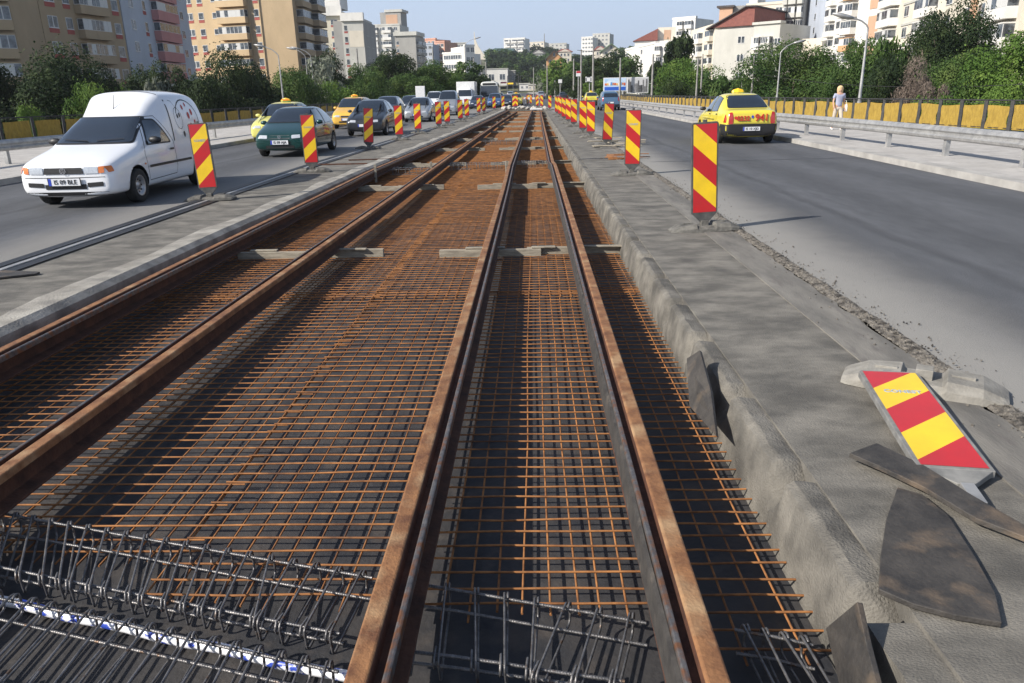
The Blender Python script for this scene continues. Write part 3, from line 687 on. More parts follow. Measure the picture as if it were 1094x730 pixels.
# ================================================================== GUARDRAILS, FENCES
def guardrail(tab, side, y0, y1, sp, label, zb=.12):
    r = empty('guardrail', (interp(tab, y0), y0, zb)); O = Vector(r.location); tag(r, label, 'guardrail')
    prof = [(x_, z_-.07) for x_, z_ in [(0,.42),(.05,.45),(.07,.50),(.03,.54),(.03,.58),(.07,.62),(.05,.68),(0,.72),(-.012,.72),(.035,.675),(.05,.62),(.015,.58),(.015,.54),(.05,.50),(.035,.455),(-.012,.42)]]
    ys = []; y = y0
    while y <= y1: ys.append(y); y += 2.0
    b = MB(); b.loft([[Vector((interp(tab, y)-side*p, y, zb+z))-O for p, z in prof] for y in ys]); b.build('beam', m_galv, r)
    y = y0+.6; k = 0
    while y < y1 and k < 100:
        x = interp(tab, y); b = MB(); b.box(Vector((x+side*.07, y, zb+.30))-O, (.10,.12,.62)); b.box(Vector((x+side*.015, y, zb+.51))-O, (.03,.20,.2)); b.build('post', m_galv, r); y += sp; k += 1
guardrail(RG, 1, 9.2-.6, 105, 2.85, 'long pale steel guardrail on grey posts along the right pavement')
guardrail(LG, -1, 8, 105, 4.0, 'long steel guardrail beyond the left road, dark side to the camera')
def fence(tab, y0, y1, n, label, side):
    r = empty('fence', (interp(tab, y0), y0, .12)); O = Vector(r.location); tag(r, label, 'fence')
    ys = [y0+(y1-y0)*(k/n) for k in range(n+1)]
    P = [Vector((interp(tab, y), y, .12))-O for y in ys]
    for z, rr in ((.98, .03), (.90, .012), (.10, .015)):
        b = MB(); b.tube([p+Vector((0,0,z)) for p in P], rr, 6); b.build('rail', m_black_steel, r)
    rn = random.Random(n)
    for i, p in enumerate(P):
        b = MB(); lean = rn.gauss(0,.02); b.tube([p, p+Vector((lean,lean,.97))], .075, 4, smooth=False); b.build('post', m_black_steel, r)
    for i in range(len(P)-1):
        a, c = P[i], P[i+1]; d = c-a; nn = Vector((d.y, -d.x, 0)).normalized()*side
        b = MB(); vs = []; fs = []; NX, NZ = 7, 6
        ph = rn.random()*6; top = .80+rn.random()*.04; e0, e1 = .09, .91
        for th in (0, .006):
            for j in range(NZ+1):
                for k in range(NX+1):
                    u = k/NX; v = j/NZ; wv = .022*math.sin(u*9+ph+v*5)*(1-abs(2*v-1)*.4)+.018*math.sin(u*17+ph*2-v*8)
                    q = a+d*(e0+(e1-e0)*u)+nn*(.0+wv+th)+Vector((0,0,.06+(top-.06+.02*math.sin(u*3+ph))*v)); vs.append(q)
        m = (NX+1)*(NZ+1)
        for s_ in (0, m):
            for j in range(NZ):
                for k in range(NX): q = s_+j*(NX+1)+k; fs.append((q, q+1, q+NX+2, q+NX+1))
        b.add(vs, fs, 0, True); b.build('fabric_panel', m_fabric, r)
    return r
fence(RF, 12, 110, 84, 'dark rail fence hung with yellow sheeting along the right pavement', -1)
fence(LF, 16, 105, 60, 'dark rail fence hung with yellow sheeting beyond the left road', 1)
# ================================================================== STREET LAMPS, POLES
def lamp(base, h, dx, label, reach=2.2, group='street lamps', r0=.075, head=.8, rise=.5):
    r = empty('street_lamp', base); tag(r, label, 'street lamp', group)
    b = MB(); b.tube([(0,0,0),(0,0,.9)], r0*1.3, 10); b.tube([(0,0,.9),(0,0,h*.55),(0,0,h*.9)], [r0,r0*.75,r0*.55], 10)
    b.build('pole', m_galv, r)
    b = MB(); s = 1 if dx > 0 else -1
    b.tube([(0,0,h*.895),(0,0,h*.95),(s*.12*reach,0,h*.985),(s*.45*reach,0,h*.985+rise*.55),(s*reach,0,h*.985+rise)], r0*.5, 8); b.build('arm', m_galv, r)
    b = MB(); secs = []
    for t, w_, hh in ((0,.06,.05),(.2,.12,.09),(.6,.17,.11),(1,.10,.05)):
        x = s*(reach+t*head); z = h*.985+rise+t*head*.2; secs.append([(x,w_*math.cos(a*math.pi/4),z+hh*math.sin(a*math.pi/4)) for a in range(8)])
    b.loft(secs, smooth=True); b.build('lamp_head', m_galv if h > 0 else m_white, r)
    return r
def lamp_px(px, pb_y, pt_y, Y, dxpx, label, **k):
    base = at(px, pb_y, Y); top = at(px, pt_y, Y); z = .12 if Y < 110 else zr(Y); 
    lamp((base.x, Y, z), top.z-z, dxpx, label, **k)
def lamp_top(px, py, Y, dx, label, **k):
    p = at(px, py, Y); z = .1 if Y < 140 else terr(p.x, Y); lamp((p.x, Y, z), p.z-z, dx, label, **k)
lamp_top(928, 25, 36, -1, 'tall grey street lamp right of the walking woman', reach=.7, head=.9, rise=.3)
lamp_top(834.5, 53, 62, 1, 'street lamp behind the yellow taxi, arm to the right', reach=.9, head=.9, rise=.5)
lamp_top(795, 57, 84, 1, 'street lamp left of the taxi roof, arm to the right', reach=1.0, head=1.0, rise=.6)
lamp_top(297, 56, 62, -1, 'grey street lamp in front of the beige tower, arm to the left', reach=1.0, head=.8, rise=.5)
lamp_top(326, 58, 88, -1, 'left one of the two close street lamps beyond the beige tower', reach=1.0, head=1.0, rise=.6)
lamp_top(331.5, 57, 92, -1, 'right one of the two close street lamps beyond the beige tower', reach=1.2, head=1.0, rise=.6)
lamp_top(496, 46, 130, 1, 'far street lamp with a long arm in front of the white offices', reach=1.5, head=1.2, rise=.7)
def pole(px, pyt, Y, label, r=.13, arms=0, name='trolley_pole'):
    p = at(px, pyt, Y); z = .1 if Y < 140 else terr(p.x, Y)-.1
    rt_ = empty(name, (p.x, Y, z)); tag(rt_, label, 'pole', 'tram wire and utility poles')
    b = MB(); b.tube([(0,0,0),(0,0,p.z-z)], [r, r*.6], 8); b.build('shaft', m_pole, rt_)
    if arms:
        b = MB(); b.tube([(0,0,(p.z-z)*.9),(arms,0,(p.z-z)*.93)], .03, 6); b.build('bracket', m_black_steel, rt_)
    return rt_
m_pole = mat('grey concrete pole', (.2,.19,.18), (.32,.31,.29), 3, .9)
for i, (px, py, Y, lb) in enumerate([(342,60,100,'utility pole in the trees right of the paired lamps'),(381,52,110,'pale pole before the cream tower'),(462,50,125,'pole before the pink tower'),(429,62,120,'thin pole in the left trees beside the grey tower'),(506,62,150,'far grey pole on the left of the queue, first of three'),(514,65,170,'far grey pole on the left of the queue, second of three'),(519,66,175,'far grey pole on the left of the queue, third of three'),
     (570,72,190,'slim pole above the end of the tracks'),(584.5,70,170,'pole left of the pale bush'),(593,86,160,'short pole by the pale bush'),(600,85,150,'short pole right of the pale bush'),(613,63,130,'pole with a small box on the right side'),(621,53,115,'tall pole with the small red and white sign'),(634,49,100,'tallest pole left of the billboards'),(663,62,105,'pole beside the blue billboard'),(698,58,95,'pole just right of the billboards'),(746,62,80,'grey pole in the trees by the poplar'),(751,58,84,'brown pole in the trees by the poplar'),(806,60,72,'brown wooden pole right of the lamp near the taxi')]):
    pole(px, py, Y, lb, .11 if Y < 90 else .16, arms=(-2.0 if i in (12,13) else 0))
# ================================================================== VEHICLES
PAINT = {}
def paint(name, c, metal=.0, rough=.35):
    if name not in PAINT: PAINT[name] = mat('paint '+name, c, tuple(x*.95 for x in c), 1.5, rough, metal, coat=.8)
    return PAINT[name]
def round_poly(poly, r=.04, k=3):
    out = []; n = len(poly)
    for i in range(n):
        p = Vector(poly[i]); a = Vector(poly[i-1]); c = Vector(poly[(i+1)%n]); u = a-p; v = c-p
        ru = min(r, u.length*.45); rv = min(r, v.length*.45); s = p+u.normalized()*ru; e = p+v.normalized()*rv
        for j in range(k+1):
            t = j/k; out.append(tuple((s*(1-t)+p*t)*(1-t)+(p*(1-t)+e*t)*t))
    return out
class Body:
    def __init__(s, st, root, pm, wheels, r, tw=.19):
        """st stations; wheels = y positions"""
        b = MB(); secs = []
        s.L = st[-1][0]
        for (y, zl, wl, zm, wm, zb, wb, zs, ws, zt) in st:
            half = [(wl, zl), (wm*.985, zl+.10), (wm, zm), (wb, zb), (ws, zs), (ws*.72, zs+(zt-zs)*.72), (ws*.3, zt-.002)]
            ring = [(x, z) for x, z in half]+[(-x, z) for x, z in half[::-1]]
            secs.append([(x, y-s.L/2, z) for x, z in ring])
        b.loft(secs, smooth=True)
        me = b.mesh('body', [pm, m_black])
        o = link('body', me, root); s.o = o; s.root = root
        md = o.modifiers.new('s', 'SUBSURF'); md.levels = 3; md.render_levels = 3
        cb = MB()
        for wy in wheels:
            for sx in (1, -1):
                ring = [(.0, 0), (r+.055, 0), (r+.055, .34), (0, .34)]
                n = 28; vs = []; 
                for xx in (.50, 1.3):
                    for k in range(n): a = 2*math.pi*k/n; vs.append((sx*xx, wy-s.L/2+(r+.05)*math.cos(a), r+.01+(r+.05)*math.sin(a)))
                cb.add(vs, [tuple(range(n)), tuple(range(n, 2*n))[::-1]]+[(k, (k+1)%n, (k+1)%n+n, k+n) for k in range(n)])
        if wheels:
            cm = cb.mesh('cut', [m_black]); co = bpy.data.objects.new('cut', cm); COL.objects.link(co)
            bo_ = o.modifiers.new('b', 'BOOLEAN'); bo_.operation = 'DIFFERENCE'; bo_.object = co; bo_.solver = 'EXACT'
            try: bo_.material_mode = 'TRANSFER'
            except Exception: pass
            bpy.context.view_layer.update()
            dg = bpy.context.evaluated_depsgraph_get(); nm = bpy.data.meshes.new_from_object(o.evaluated_get(dg))
            o.modifiers.clear(); o.data = nm; nm.materials.clear(); nm.materials.append(pm); nm.materials.append(m_black)
            for p in nm.polygons:
                n_ = p.normal; c = p.center
                inn = 0
                for wy in wheels:
                    if abs(math.hypot(c.y-(wy-s.L/2), c.z-(r+.01))) < r+.053 and abs(c.x) > .45 and c.z < 2*r+.1: inn = 1
                p.material_index = 1 if (inn or c.z < st[len(st)//2][1]+.012) else 0
                p.use_smooth = not inn
            bpy.data.objects.remove(co)
        s.bm = bmesh.new(); s.bm.from_mesh(o.data); s.bvh = BVHTree.FromBMesh(s.bm)
        for wy in wheels:
            for sx in (1, -1): wheel(root, sx*(st[len(st)//2][4]-.095), wy-s.L/2, r, tw, sx)
    def decal(s, poly, mode, m, name, off=.004, grid=.07, rr=.03, parent=None, thick=0, mats=None):
        """mode F/B front/back polygon (x,z); L/R side polygon (y,z) with y measured from the front; T top (x,y)"""
        poly = round_poly(poly, rr) if rr else poly
        if mode in 'LR': poly = [(y-s.L/2, z) for y, z in poly]
        if mode == 'T': poly = [(x, y-s.L/2) for x, y in poly]
        bm = bmesh.new(); vs = [bm.verts.new((u, v, 0)) for u, v in poly]; bm.faces.new(vs)
        us = [p[0] for p in poly]; vv = [p[1] for p in poly]
        for lo, hi, ax in ((min(us), max(us), 0), (min(vv), max(vv), 1)):
            k = max(1, int((hi-lo)/grid))
            for i in range(1, k):
                c = lo+(hi-lo)*i/k; co = [0,0,0]; co[ax] = c; no = [0,0,0]; no[ax] = 1
                bmesh.ops.bisect_plane(bm, geom=bm.verts[:]+bm.edges[:]+bm.faces[:], plane_co=co, plane_no=no)
        for v in bm.verts:
            u, w_ = v.co.x, v.co.y
            if mode == 'F': o_, d = Vector((u, -9, w_)), Vector((0,1,0))
            elif mode == 'B': o_, d = Vector((u, 9, w_)), Vector((0,-1,0))
            elif mode == 'R': o_, d = Vector((9, u, w_)), Vector((-1,0,0))
            elif mode == 'L': o_, d = Vector((-9, u, w_)), Vector((1,0,0))
            else: o_, d = Vector((u, w_, 9)), Vector((0,0,-1))
            h = s.bvh.ray_cast(o_, d)
            if h[0] is None:
                h = s.bvh.find_nearest(o_+d*(9-s.L/2 if mode in 'FB' else 8.2))
            nn = h[1]
            if nn.dot(d) > 0: nn = -nn
            v.co = h[0]+nn*off
        if mode in 'BL' or mode == 'T': pass
        me = bpy.data.meshes.new(name); bm.to_mesh(me); bm.free()
        for p in me.polygons: p.use_smooth = True
        return link(name, me, parent or s.root, m)
    def line(s, pts, mode, w_, m, name='seam', off=.003):
        out = []
        n = len(pts); L_ = []; R_ = []
        for i, p in enumerate(pts):
            a = Vector(pts[max(i-1, 0)]); c = Vector(pts[min(i+1, n-1)]); t = (c-a).normalized(); q = Vector((-t.y, t.x))*w_/2
            L_.append(tuple(Vector(p)+q)); R_.append(tuple(Vector(p)-q))
        return s.decal(L_+R_[::-1], mode, m, name, off, .12, 0)
def wheel(root, x, y, r, tw, sx):
    b = MB(); h = tw/2
    b.lathe([(r*.62,-h*.9),(r*.9,-h),(r*.98,-h*.8),(r,-h*.4),(r,h*.4),(r*.98,h*.8),(r*.9,h),(r*.62,h*.9)], 28, 'X')
    o = b.build('wheel', m_tyre, root); o.location = (x, y, r)
    b = MB(); q = sx
    b.lathe([(0,q*h*.55),(r*.14,q*h*.6),(r*.2,q*h*.35),(r*.42,q*h*.45),(r*.5,q*h*.75),(r*.6,q*h*.9),(r*.64,q*h*.85),(r*.62,-q*h*.5)], 24, 'X')
    for k in range(8):
        a = k*math.pi/4; b.box((q*h*.46, r*.36*math.cos(a), r*.36*math.sin(a)), (.012, r*.09, r*.09), mi=1)
    b.build('rim', [m_rim, m_black], o)
def mirror_of(body, x, y, z, m, sc_=1.0):
    for sx in (1, -1):
        b = MB(); secs = []
        for t, s_ in ((0,.4),(.2,.9),(.6,1),(1,.55)):
            secs.append([(sx*(x+t*.19*sc_), y+.055*s_*math.cos(a*math.pi/4), z+.065*s_*math.sin(a*math.pi/4)) for a in range(8)])
        b.loft(secs, smooth=True); b.build('wing_mirror', m, body.root)
def emblem(body, y, z, r, mode, parent=None):
    b = MB(); n = 24; vs = []
    for k in range(n):
        a = 2*math.pi*k/n; vs += [(r*math.cos(a), 0, r*math.sin(a)), (r*.84*math.cos(a), 0, r*.84*math.sin(a))]
    b.add(vs, [(2*k, 2*((k+1)%n), 2*((k+1)%n)+1, 2*k+1) for k in range(n)])
    def seg(a, c, w_=.13):
        a = Vector(a)*r; c = Vector(c)*r; t = (c-a).normalized(); q = Vector((-t.y, t.x))*w_*r/2
        b.add([(p.x, 0, p.y) for p in (a+q, c+q, c-q, a-q)], [(0,1,2,3)])
    seg((-.3,.78),(0,.1)); seg((.3,.78),(0,.1)); seg((-.7,.42),(-.32,-.72)); seg((-.32,-.72),(0,-.05)); seg((0,-.05),(.32,-.72)); seg((.32,-.72),(.7,.42))
    o = b.build('emblem', mat('chrome', (.6,.6,.62), None, rough=.2, metal=.9), body.root)
    h = body.bvh.ray_cast(Vector((0, -9 if mode == 'F' else 9, z)), Vector((0, 1 if mode == 'F' else -1, 0)))
    o.location = (0, h[0].y-(.03 if mode == 'F' else -.03), z); return o
m_plate = mat('number plate', (.72,.73,.75), (.66,.67,.69), 30, .4)
m_blue = mat('plate blue', (.02,.05,.4), None, rough=.4)
def plate(body, z, mode, txt, x=0):
    h = body.bvh.ray_cast(Vector((x, -9 if mode == 'F' else 9, z)), Vector((0, 1 if mode == 'F' else -1, 0)))
    s = 1 if mode == 'F' else -1; y = h[0].y-s*.03
    b = MB(); b.box((0,0,0), (.52,.012,.115)); b.box((-.236*s if mode == 'F' else .236, -s*.0065, 0), (.045,.004,.112), mi=1)
    b.box((0,.0,0), (.545,.008,.138), mi=2)
    o = b.build('number_plate', [m_plate, m_blue, m_black], body.root); o.location = (x, y, z)
    if txt:
        t = text_mesh(txt, .10, 'lettering', m_black, o, bold=.0012); t.rotation_euler = (R(90), 0, 0 if mode == 'F' else math.pi); t.location = (.02*s, -s*.012, -.002)
    return o
# ---- white high-roofed delivery van
def build_van(pm):
    root = empty('delivery_van')
    st = [(0.0,.24,.50,.42,.63,.60,.62,.675,.55,.69),(.04,.20,.62,.42,.75,.63,.73,.715,.65,.735),(.16,.18,.72,.46,.81,.68,.79,.755,.71,.785),(.50,.18,.76,.5,.845,.77,.82,.845,.72,.885),(.98,.18,.77,.5,.85,.87,.835,.945,.72,.985),
          (1.10,.18,.77,.5,.85,.90,.84,1.00,.69,1.035),(1.45,.18,.77,.5,.85,.93,.84,1.25,.62,1.295),(1.76,.18,.77,.5,.85,.94,.84,1.41,.585,1.455),(1.88,.18,.77,.5,.85,.95,.84,1.44,.585,1.50),(2.08,.18,.77,.5,.85,.97,.84,1.56,.62,1.67),(2.28,.18,.77,.5,.85,1.0,.85,1.66,.68,1.79),(2.42,.18,.77,.5,.85,1.02,.855,1.72,.725,1.86),(2.50,.18,.77,.5,.85,1.02,.86,1.735,.76,1.885),(3.9,.18,.77,.5,.85,1.02,.855,1.73,.75,1.885),(4.08,.20,.76,.5,.84,1.0,.84,1.63,.69,1.76),(4.16,.22,.72,.5,.80,.98,.79,1.5,.62,1.62),(4.18,.26,.66,.5,.75,.96,.74,1.45,.58,1.57)]
    B = Body(st, root, pm, (.80, 3.42), .29)
    # glass
    B.decal([(-.70,.985),(.70,.985),(.575,1.425),(-.575,1.425)], 'F', m_black, 'windscreen_seal', .004, .06, .05)
    B.decal([(-.665,1.005),(.665,1.005),(.55,1.405),(-.55,1.405)], 'F', m_glass, 'windscreen', .010, .06, .05)
    for md in 'LR':
        B.decal([(1.32,.93),(2.26,.93),(2.02,1.375),(1.72,1.375)], md, m_black, 'side_window_seal', .004, .08, .05)
        B.decal([(1.38,.955),(2.20,.955),(1.985,1.35),(1.735,1.35)], md, m_glass, 'side_window', .009, .08, .05)
        B.line([(1.18,.36),(1.16,.80),(1.25,.93),(1.70,1.41),(2.06,1.42),(2.34,.95),(2.36,.5),(2.30,.36),(1.18,.34)], md, .012, m_black, 'door_seam')
        B.line([(2.40,.95),(2.43,1.2),(2.46,1.50),(2.48,1.70)], md, .03, m_black, 'roof_seam', .004)
        B.decal([(1.22,.555),(3.02,.555),(3.02,.60),(1.22,.60)], md, m_black, 'rubbing_strip', .012, .2, .01)
        B.decal([(2.14,.80),(2.29,.80),(2.29,.835),(2.14,.835)], md, m_black, 'door_handle', .016, .2, .01)
        B.decal([(1.05,.62),(1.10,.62),(1.10,.65),(1.05,.65)], md, m_orange, 'side_repeater', .012, .2, .01)
        B.decal([(.48,.18),(3.1,.20),(3.1,.26),(.48,.24)], md, m_black, 'sill', .004, .2, .01)
    # seam over the roof
    B.line([(-.70,2.49),(-.4,2.46),(0,2.45),(.4,2.46),(.70,2.49)], 'T', .03, m_black, 'roof_seam', .004)
    # front
    B.decal([(-.33,.575),(.33,.575),(.31,.672),(-.31,.672)], 'F', m_black, 'grille', .012, .05, .012)
    for k in range(3): B.decal([(-.31,.597+k*.022),(.31,.597+k*.022),(.308,.601+k*.022),(-.308,.601+k*.022)], 'F', mat('grille slat', (.06,.06,.06), None, rough=.6), 'grille_slat', .016, .1, 0)
    for s in (1, -1):
        B.decal([(s*.34,.575),(s*.565,.58),(s*.565,.685),(s*.34,.68)], 'F', m_lamp, 'headlight', .010, .04, .012)
        B.decal([(s*.575,.58),(s*.66,.588),(s*.66,.686),(s*.575,.684)], 'F', m_orange, 'indicator', .010, .03, .012)
        md = 'R' if s > 0 else 'L'
        B.decal([(.05,.59),(.13,.60),(.13,.69),(.04,.685)], md, m_orange, 'indicator', .010, .04, .012)
        B.decal([(s*.36,.36),(s*.62,.375),(s*.62,.445),(s*.36,.43)], 'F', m_black, 'air_inlet', .008, .05, .01)
        B.decal([(s*.05,1.012),(s*.10,1.03),(s*.52,1.055),(s*.53,1.045)], 'F', m_black, 'wiper', .026, .05, 0)
    B.decal([(-.34,.33),(.34,.33),(.34,.41),(-.34,.41)], 'F', m_black, 'air_inlet', .008, .05, .01)
    B.line([(-.66,.52),(0,.515),(.66,.52)], 'F', .010, m_black, 'bumper_seam')
    B.decal([(-.68,.225),(.68,.225),(.68,.285),(-.68,.285)], 'F', m_black, 'spoiler', .006, .06, .01)
    plate(B, .45, 'F', 'IS 09 BLE'); emblem(B, 0, .625, .05, 'F')
    mirror_of(B, .80, 1.46-B.L/2, 1.02, m_black, 1.1)
    b = MB(); b.tube([(0,1.93-B.L/2,1.51),(0,2.05-B.L/2,1.80)], [.008,.004], 6); b.build('aerial', m_black, root)
    # small lady beetle drawing on the box side
    red = mat('print red', (.45,.02,.02), None, rough=.5); blk = mat('print black', (.01,.01,.012), None, rough=.5)
    for md in 'LR':
        cy, cz = 3.20, 1.33
        arc = [(cy+.50*math.cos(a)*1.0+.04, cz+.36*math.sin(a)) for a in [R(x) for x in range(-62, 176, 14)]]
        B.line(arc, md, .022, blk, 'beetle_outline')
        hd = [(cy-.40+.16*math.cos(R(a)), cz+.02+.20*math.sin(R(a))) for a in range(0, 361, 24)]
        B.line(hd, md, .010, blk, 'beetle_outline')
        for (dy, dz, r_) in ((-.08,.22,.05),(.10,.27,.04),(.10,.06,.07),(.28,.12,.065),(.12,-.14,.06),(.34,-.08,.055)):
            B.decal([(cy+dy+r_*.8*math.cos(R(a)), cz+dz+r_*math.sin(R(a))) for a in range(0, 360, 30)], md, red, 'beetle_spot', .004, .1, 0)
        for (dy, dz, r_) in ((-.30,-.28,.045),(-.06,-.37,.045),(.20,-.38,.05),(.44,-.22,.045)):
            B.decal([(cy+dy+r_*math.cos(R(a)), cz+dz+r_*1.3*math.sin(R(a))) for a in range(0, 360, 30)], md, blk, 'beetle_foot', .004, .1, 0)
        for (dy, dz) in ((-.42,.06),(-.32,.08)):
            B.decal([(cy+dy+.03*math.cos(R(a)), cz+dz+.045*math.sin(R(a))) for a in range(0, 360, 40)], md, blk, 'beetle_eye', .005, .1, 0)
        B.line([(cy-.38,.22+cz),(cy-.46,cz+.34),(cy-.56,cz+.36)], md, .010, blk, 'beetle_outline'); B.line([(cy-.34,.22+cz),(cy-.36,cz+.40)], md, .010, blk, 'beetle_outline')
    # rear
    for s in (1,-1): B.decal([(s*.70,.75),(s*.60,.75),(s*.60,1.05),(s*.70,1.05)], 'B', m_taill, 'tail_light', .008, .05, .02)
    return root
def car_front(B, zh, zg, grc, w=.66, txt='', low=.40, emb=False, hl=(.36,.62,.10)):
    a, c, h = hl
    for s in (1, -1):
        B.decal([(s*a,zh),(s*c,zh+.015),(s*(c-.02),zh+h),(s*a,zh+h-.01)], 'F', m_lamp, 'headlight', .010, .04, .02)
    B.decal([(-.31,zg),(.31,zg),(.29,zg+.09),(-.29,zg+.09)], 'F', grc, 'grille', .006, .05, .015)
    B.decal([(-.42,low-.13),(.42,low-.13),(.42,low-.05),(-.42,low-.05)], 'F', m_black, 'air_inlet', .006, .05, .015)
    plate(B, low+.04, 'F', txt)
    if emb: emblem(B, 0, zg+.045, .05, 'F')
def car_sides(B, wins, handles=(), seams=(), strip_=None):
    for md in 'LR':
        for poly in wins:
            c = sum((Vector(p) for p in poly), Vector((0,0)))/len(poly)
            B.decal([tuple(c+(Vector(p)-c)*1.06) for p in poly], md, m_black, 'side_window_seal', .004, .08, .05)
            B.decal(poly, md, m_glass, 'side_window', .009, .08, .05)
        for (y, z) in handles: B.decal([(y,z),(y+.15,z),(y+.15,z+.035),(y,z+.035)], md, m_black, 'door_handle', .014, .2, .01)
        for pts in seams: B.line(pts, md, .010, m_black, 'door_seam')
        if strip_: y0, y1, z = strip_; B.decal([(y0,z),(y1,z),(y1,z+.04),(y0,z+.04)], md, m_black, 'rubbing_strip', .010, .2, .01)
def build_hatch(pm, txt='IS 09 AJA', emb=True):
    root = empty('hatchback_car')
    st = [(0,.26,.48,.42,.60,.52,.60,.57,.50,.585),(.04,.21,.60,.42,.71,.56,.70,.62,.60,.635),(.16,.18,.70,.44,.78,.62,.765,.69,.68,.71),(.5,.18,.73,.48,.81,.72,.79,.80,.70,.83),(.92,.18,.74,.5,.82,.83,.80,.91,.70,.945),(1.02,.18,.74,.5,.82,.86,.81,.96,.68,.99),(1.40,.18,.74,.5,.82,.89,.81,1.22,.60,1.26),(1.72,.18,.74,.5,.82,.90,.81,1.36,.565,1.40),(2.3,.18,.74,.5,.82,.92,.81,1.385,.56,1.425),(2.9,.18,.74,.5,.82,.93,.80,1.36,.545,1.40),(3.35,.19,.74,.5,.81,.93,.79,1.22,.56,1.25),(3.58,.22,.70,.5,.78,.90,.75,1.0,.62,1.02),(3.69,.25,.64,.5,.72,.84,.68,.92,.60,.93),(3.72,.30,.60,.5,.66,.78,.62,.84,.56,.85)]
    B = Body(st, root, pm, (.74, 3.12), .285)
    B.decal([(-.66,.955),(.66,.955),(.54,1.355),(-.54,1.355)], 'F', m_black, 'windscreen_seal', .004, .06, .05)
    B.decal([(-.63,.975),(.63,.975),(.52,1.335),(-.52,1.335)], 'F', m_glass, 'windscreen', .010, .06, .05)
    B.decal([(-.56,.98),(.56,.98),(.48,1.27),(-.48,1.27)], 'B', m_glass, 'rear_window', .010, .06, .05)
    car_sides(B, [[(1.28,.89),(2.20,.90),(2.16,1.32),(1.66,1.31)], [(2.30,.905),(3.05,.93),(2.86,1.29),(2.26,1.325)]], [(2.06,.80)], [[(1.14,.36),(1.12,.8),(1.22,.9),(1.62,1.34),(2.2,1.36),(2.26,.92),(2.25,.36)]], (.95, 2.9, .50))
    car_front(B, .545, .545, m_black, txt=txt, low=.40, emb=emb)
    for s in (1,-1): B.decal([(s*.66,.70),(s*.50,.70),(s*.52,.90),(s*.64,.90)], 'B', m_taill, 'tail_light', .010, .05, .02)
    plate(B, .50, 'B', ''); mirror_of(B, .77, 1.36-B.L/2, .96, pm)
    b = MB(); 
    return root
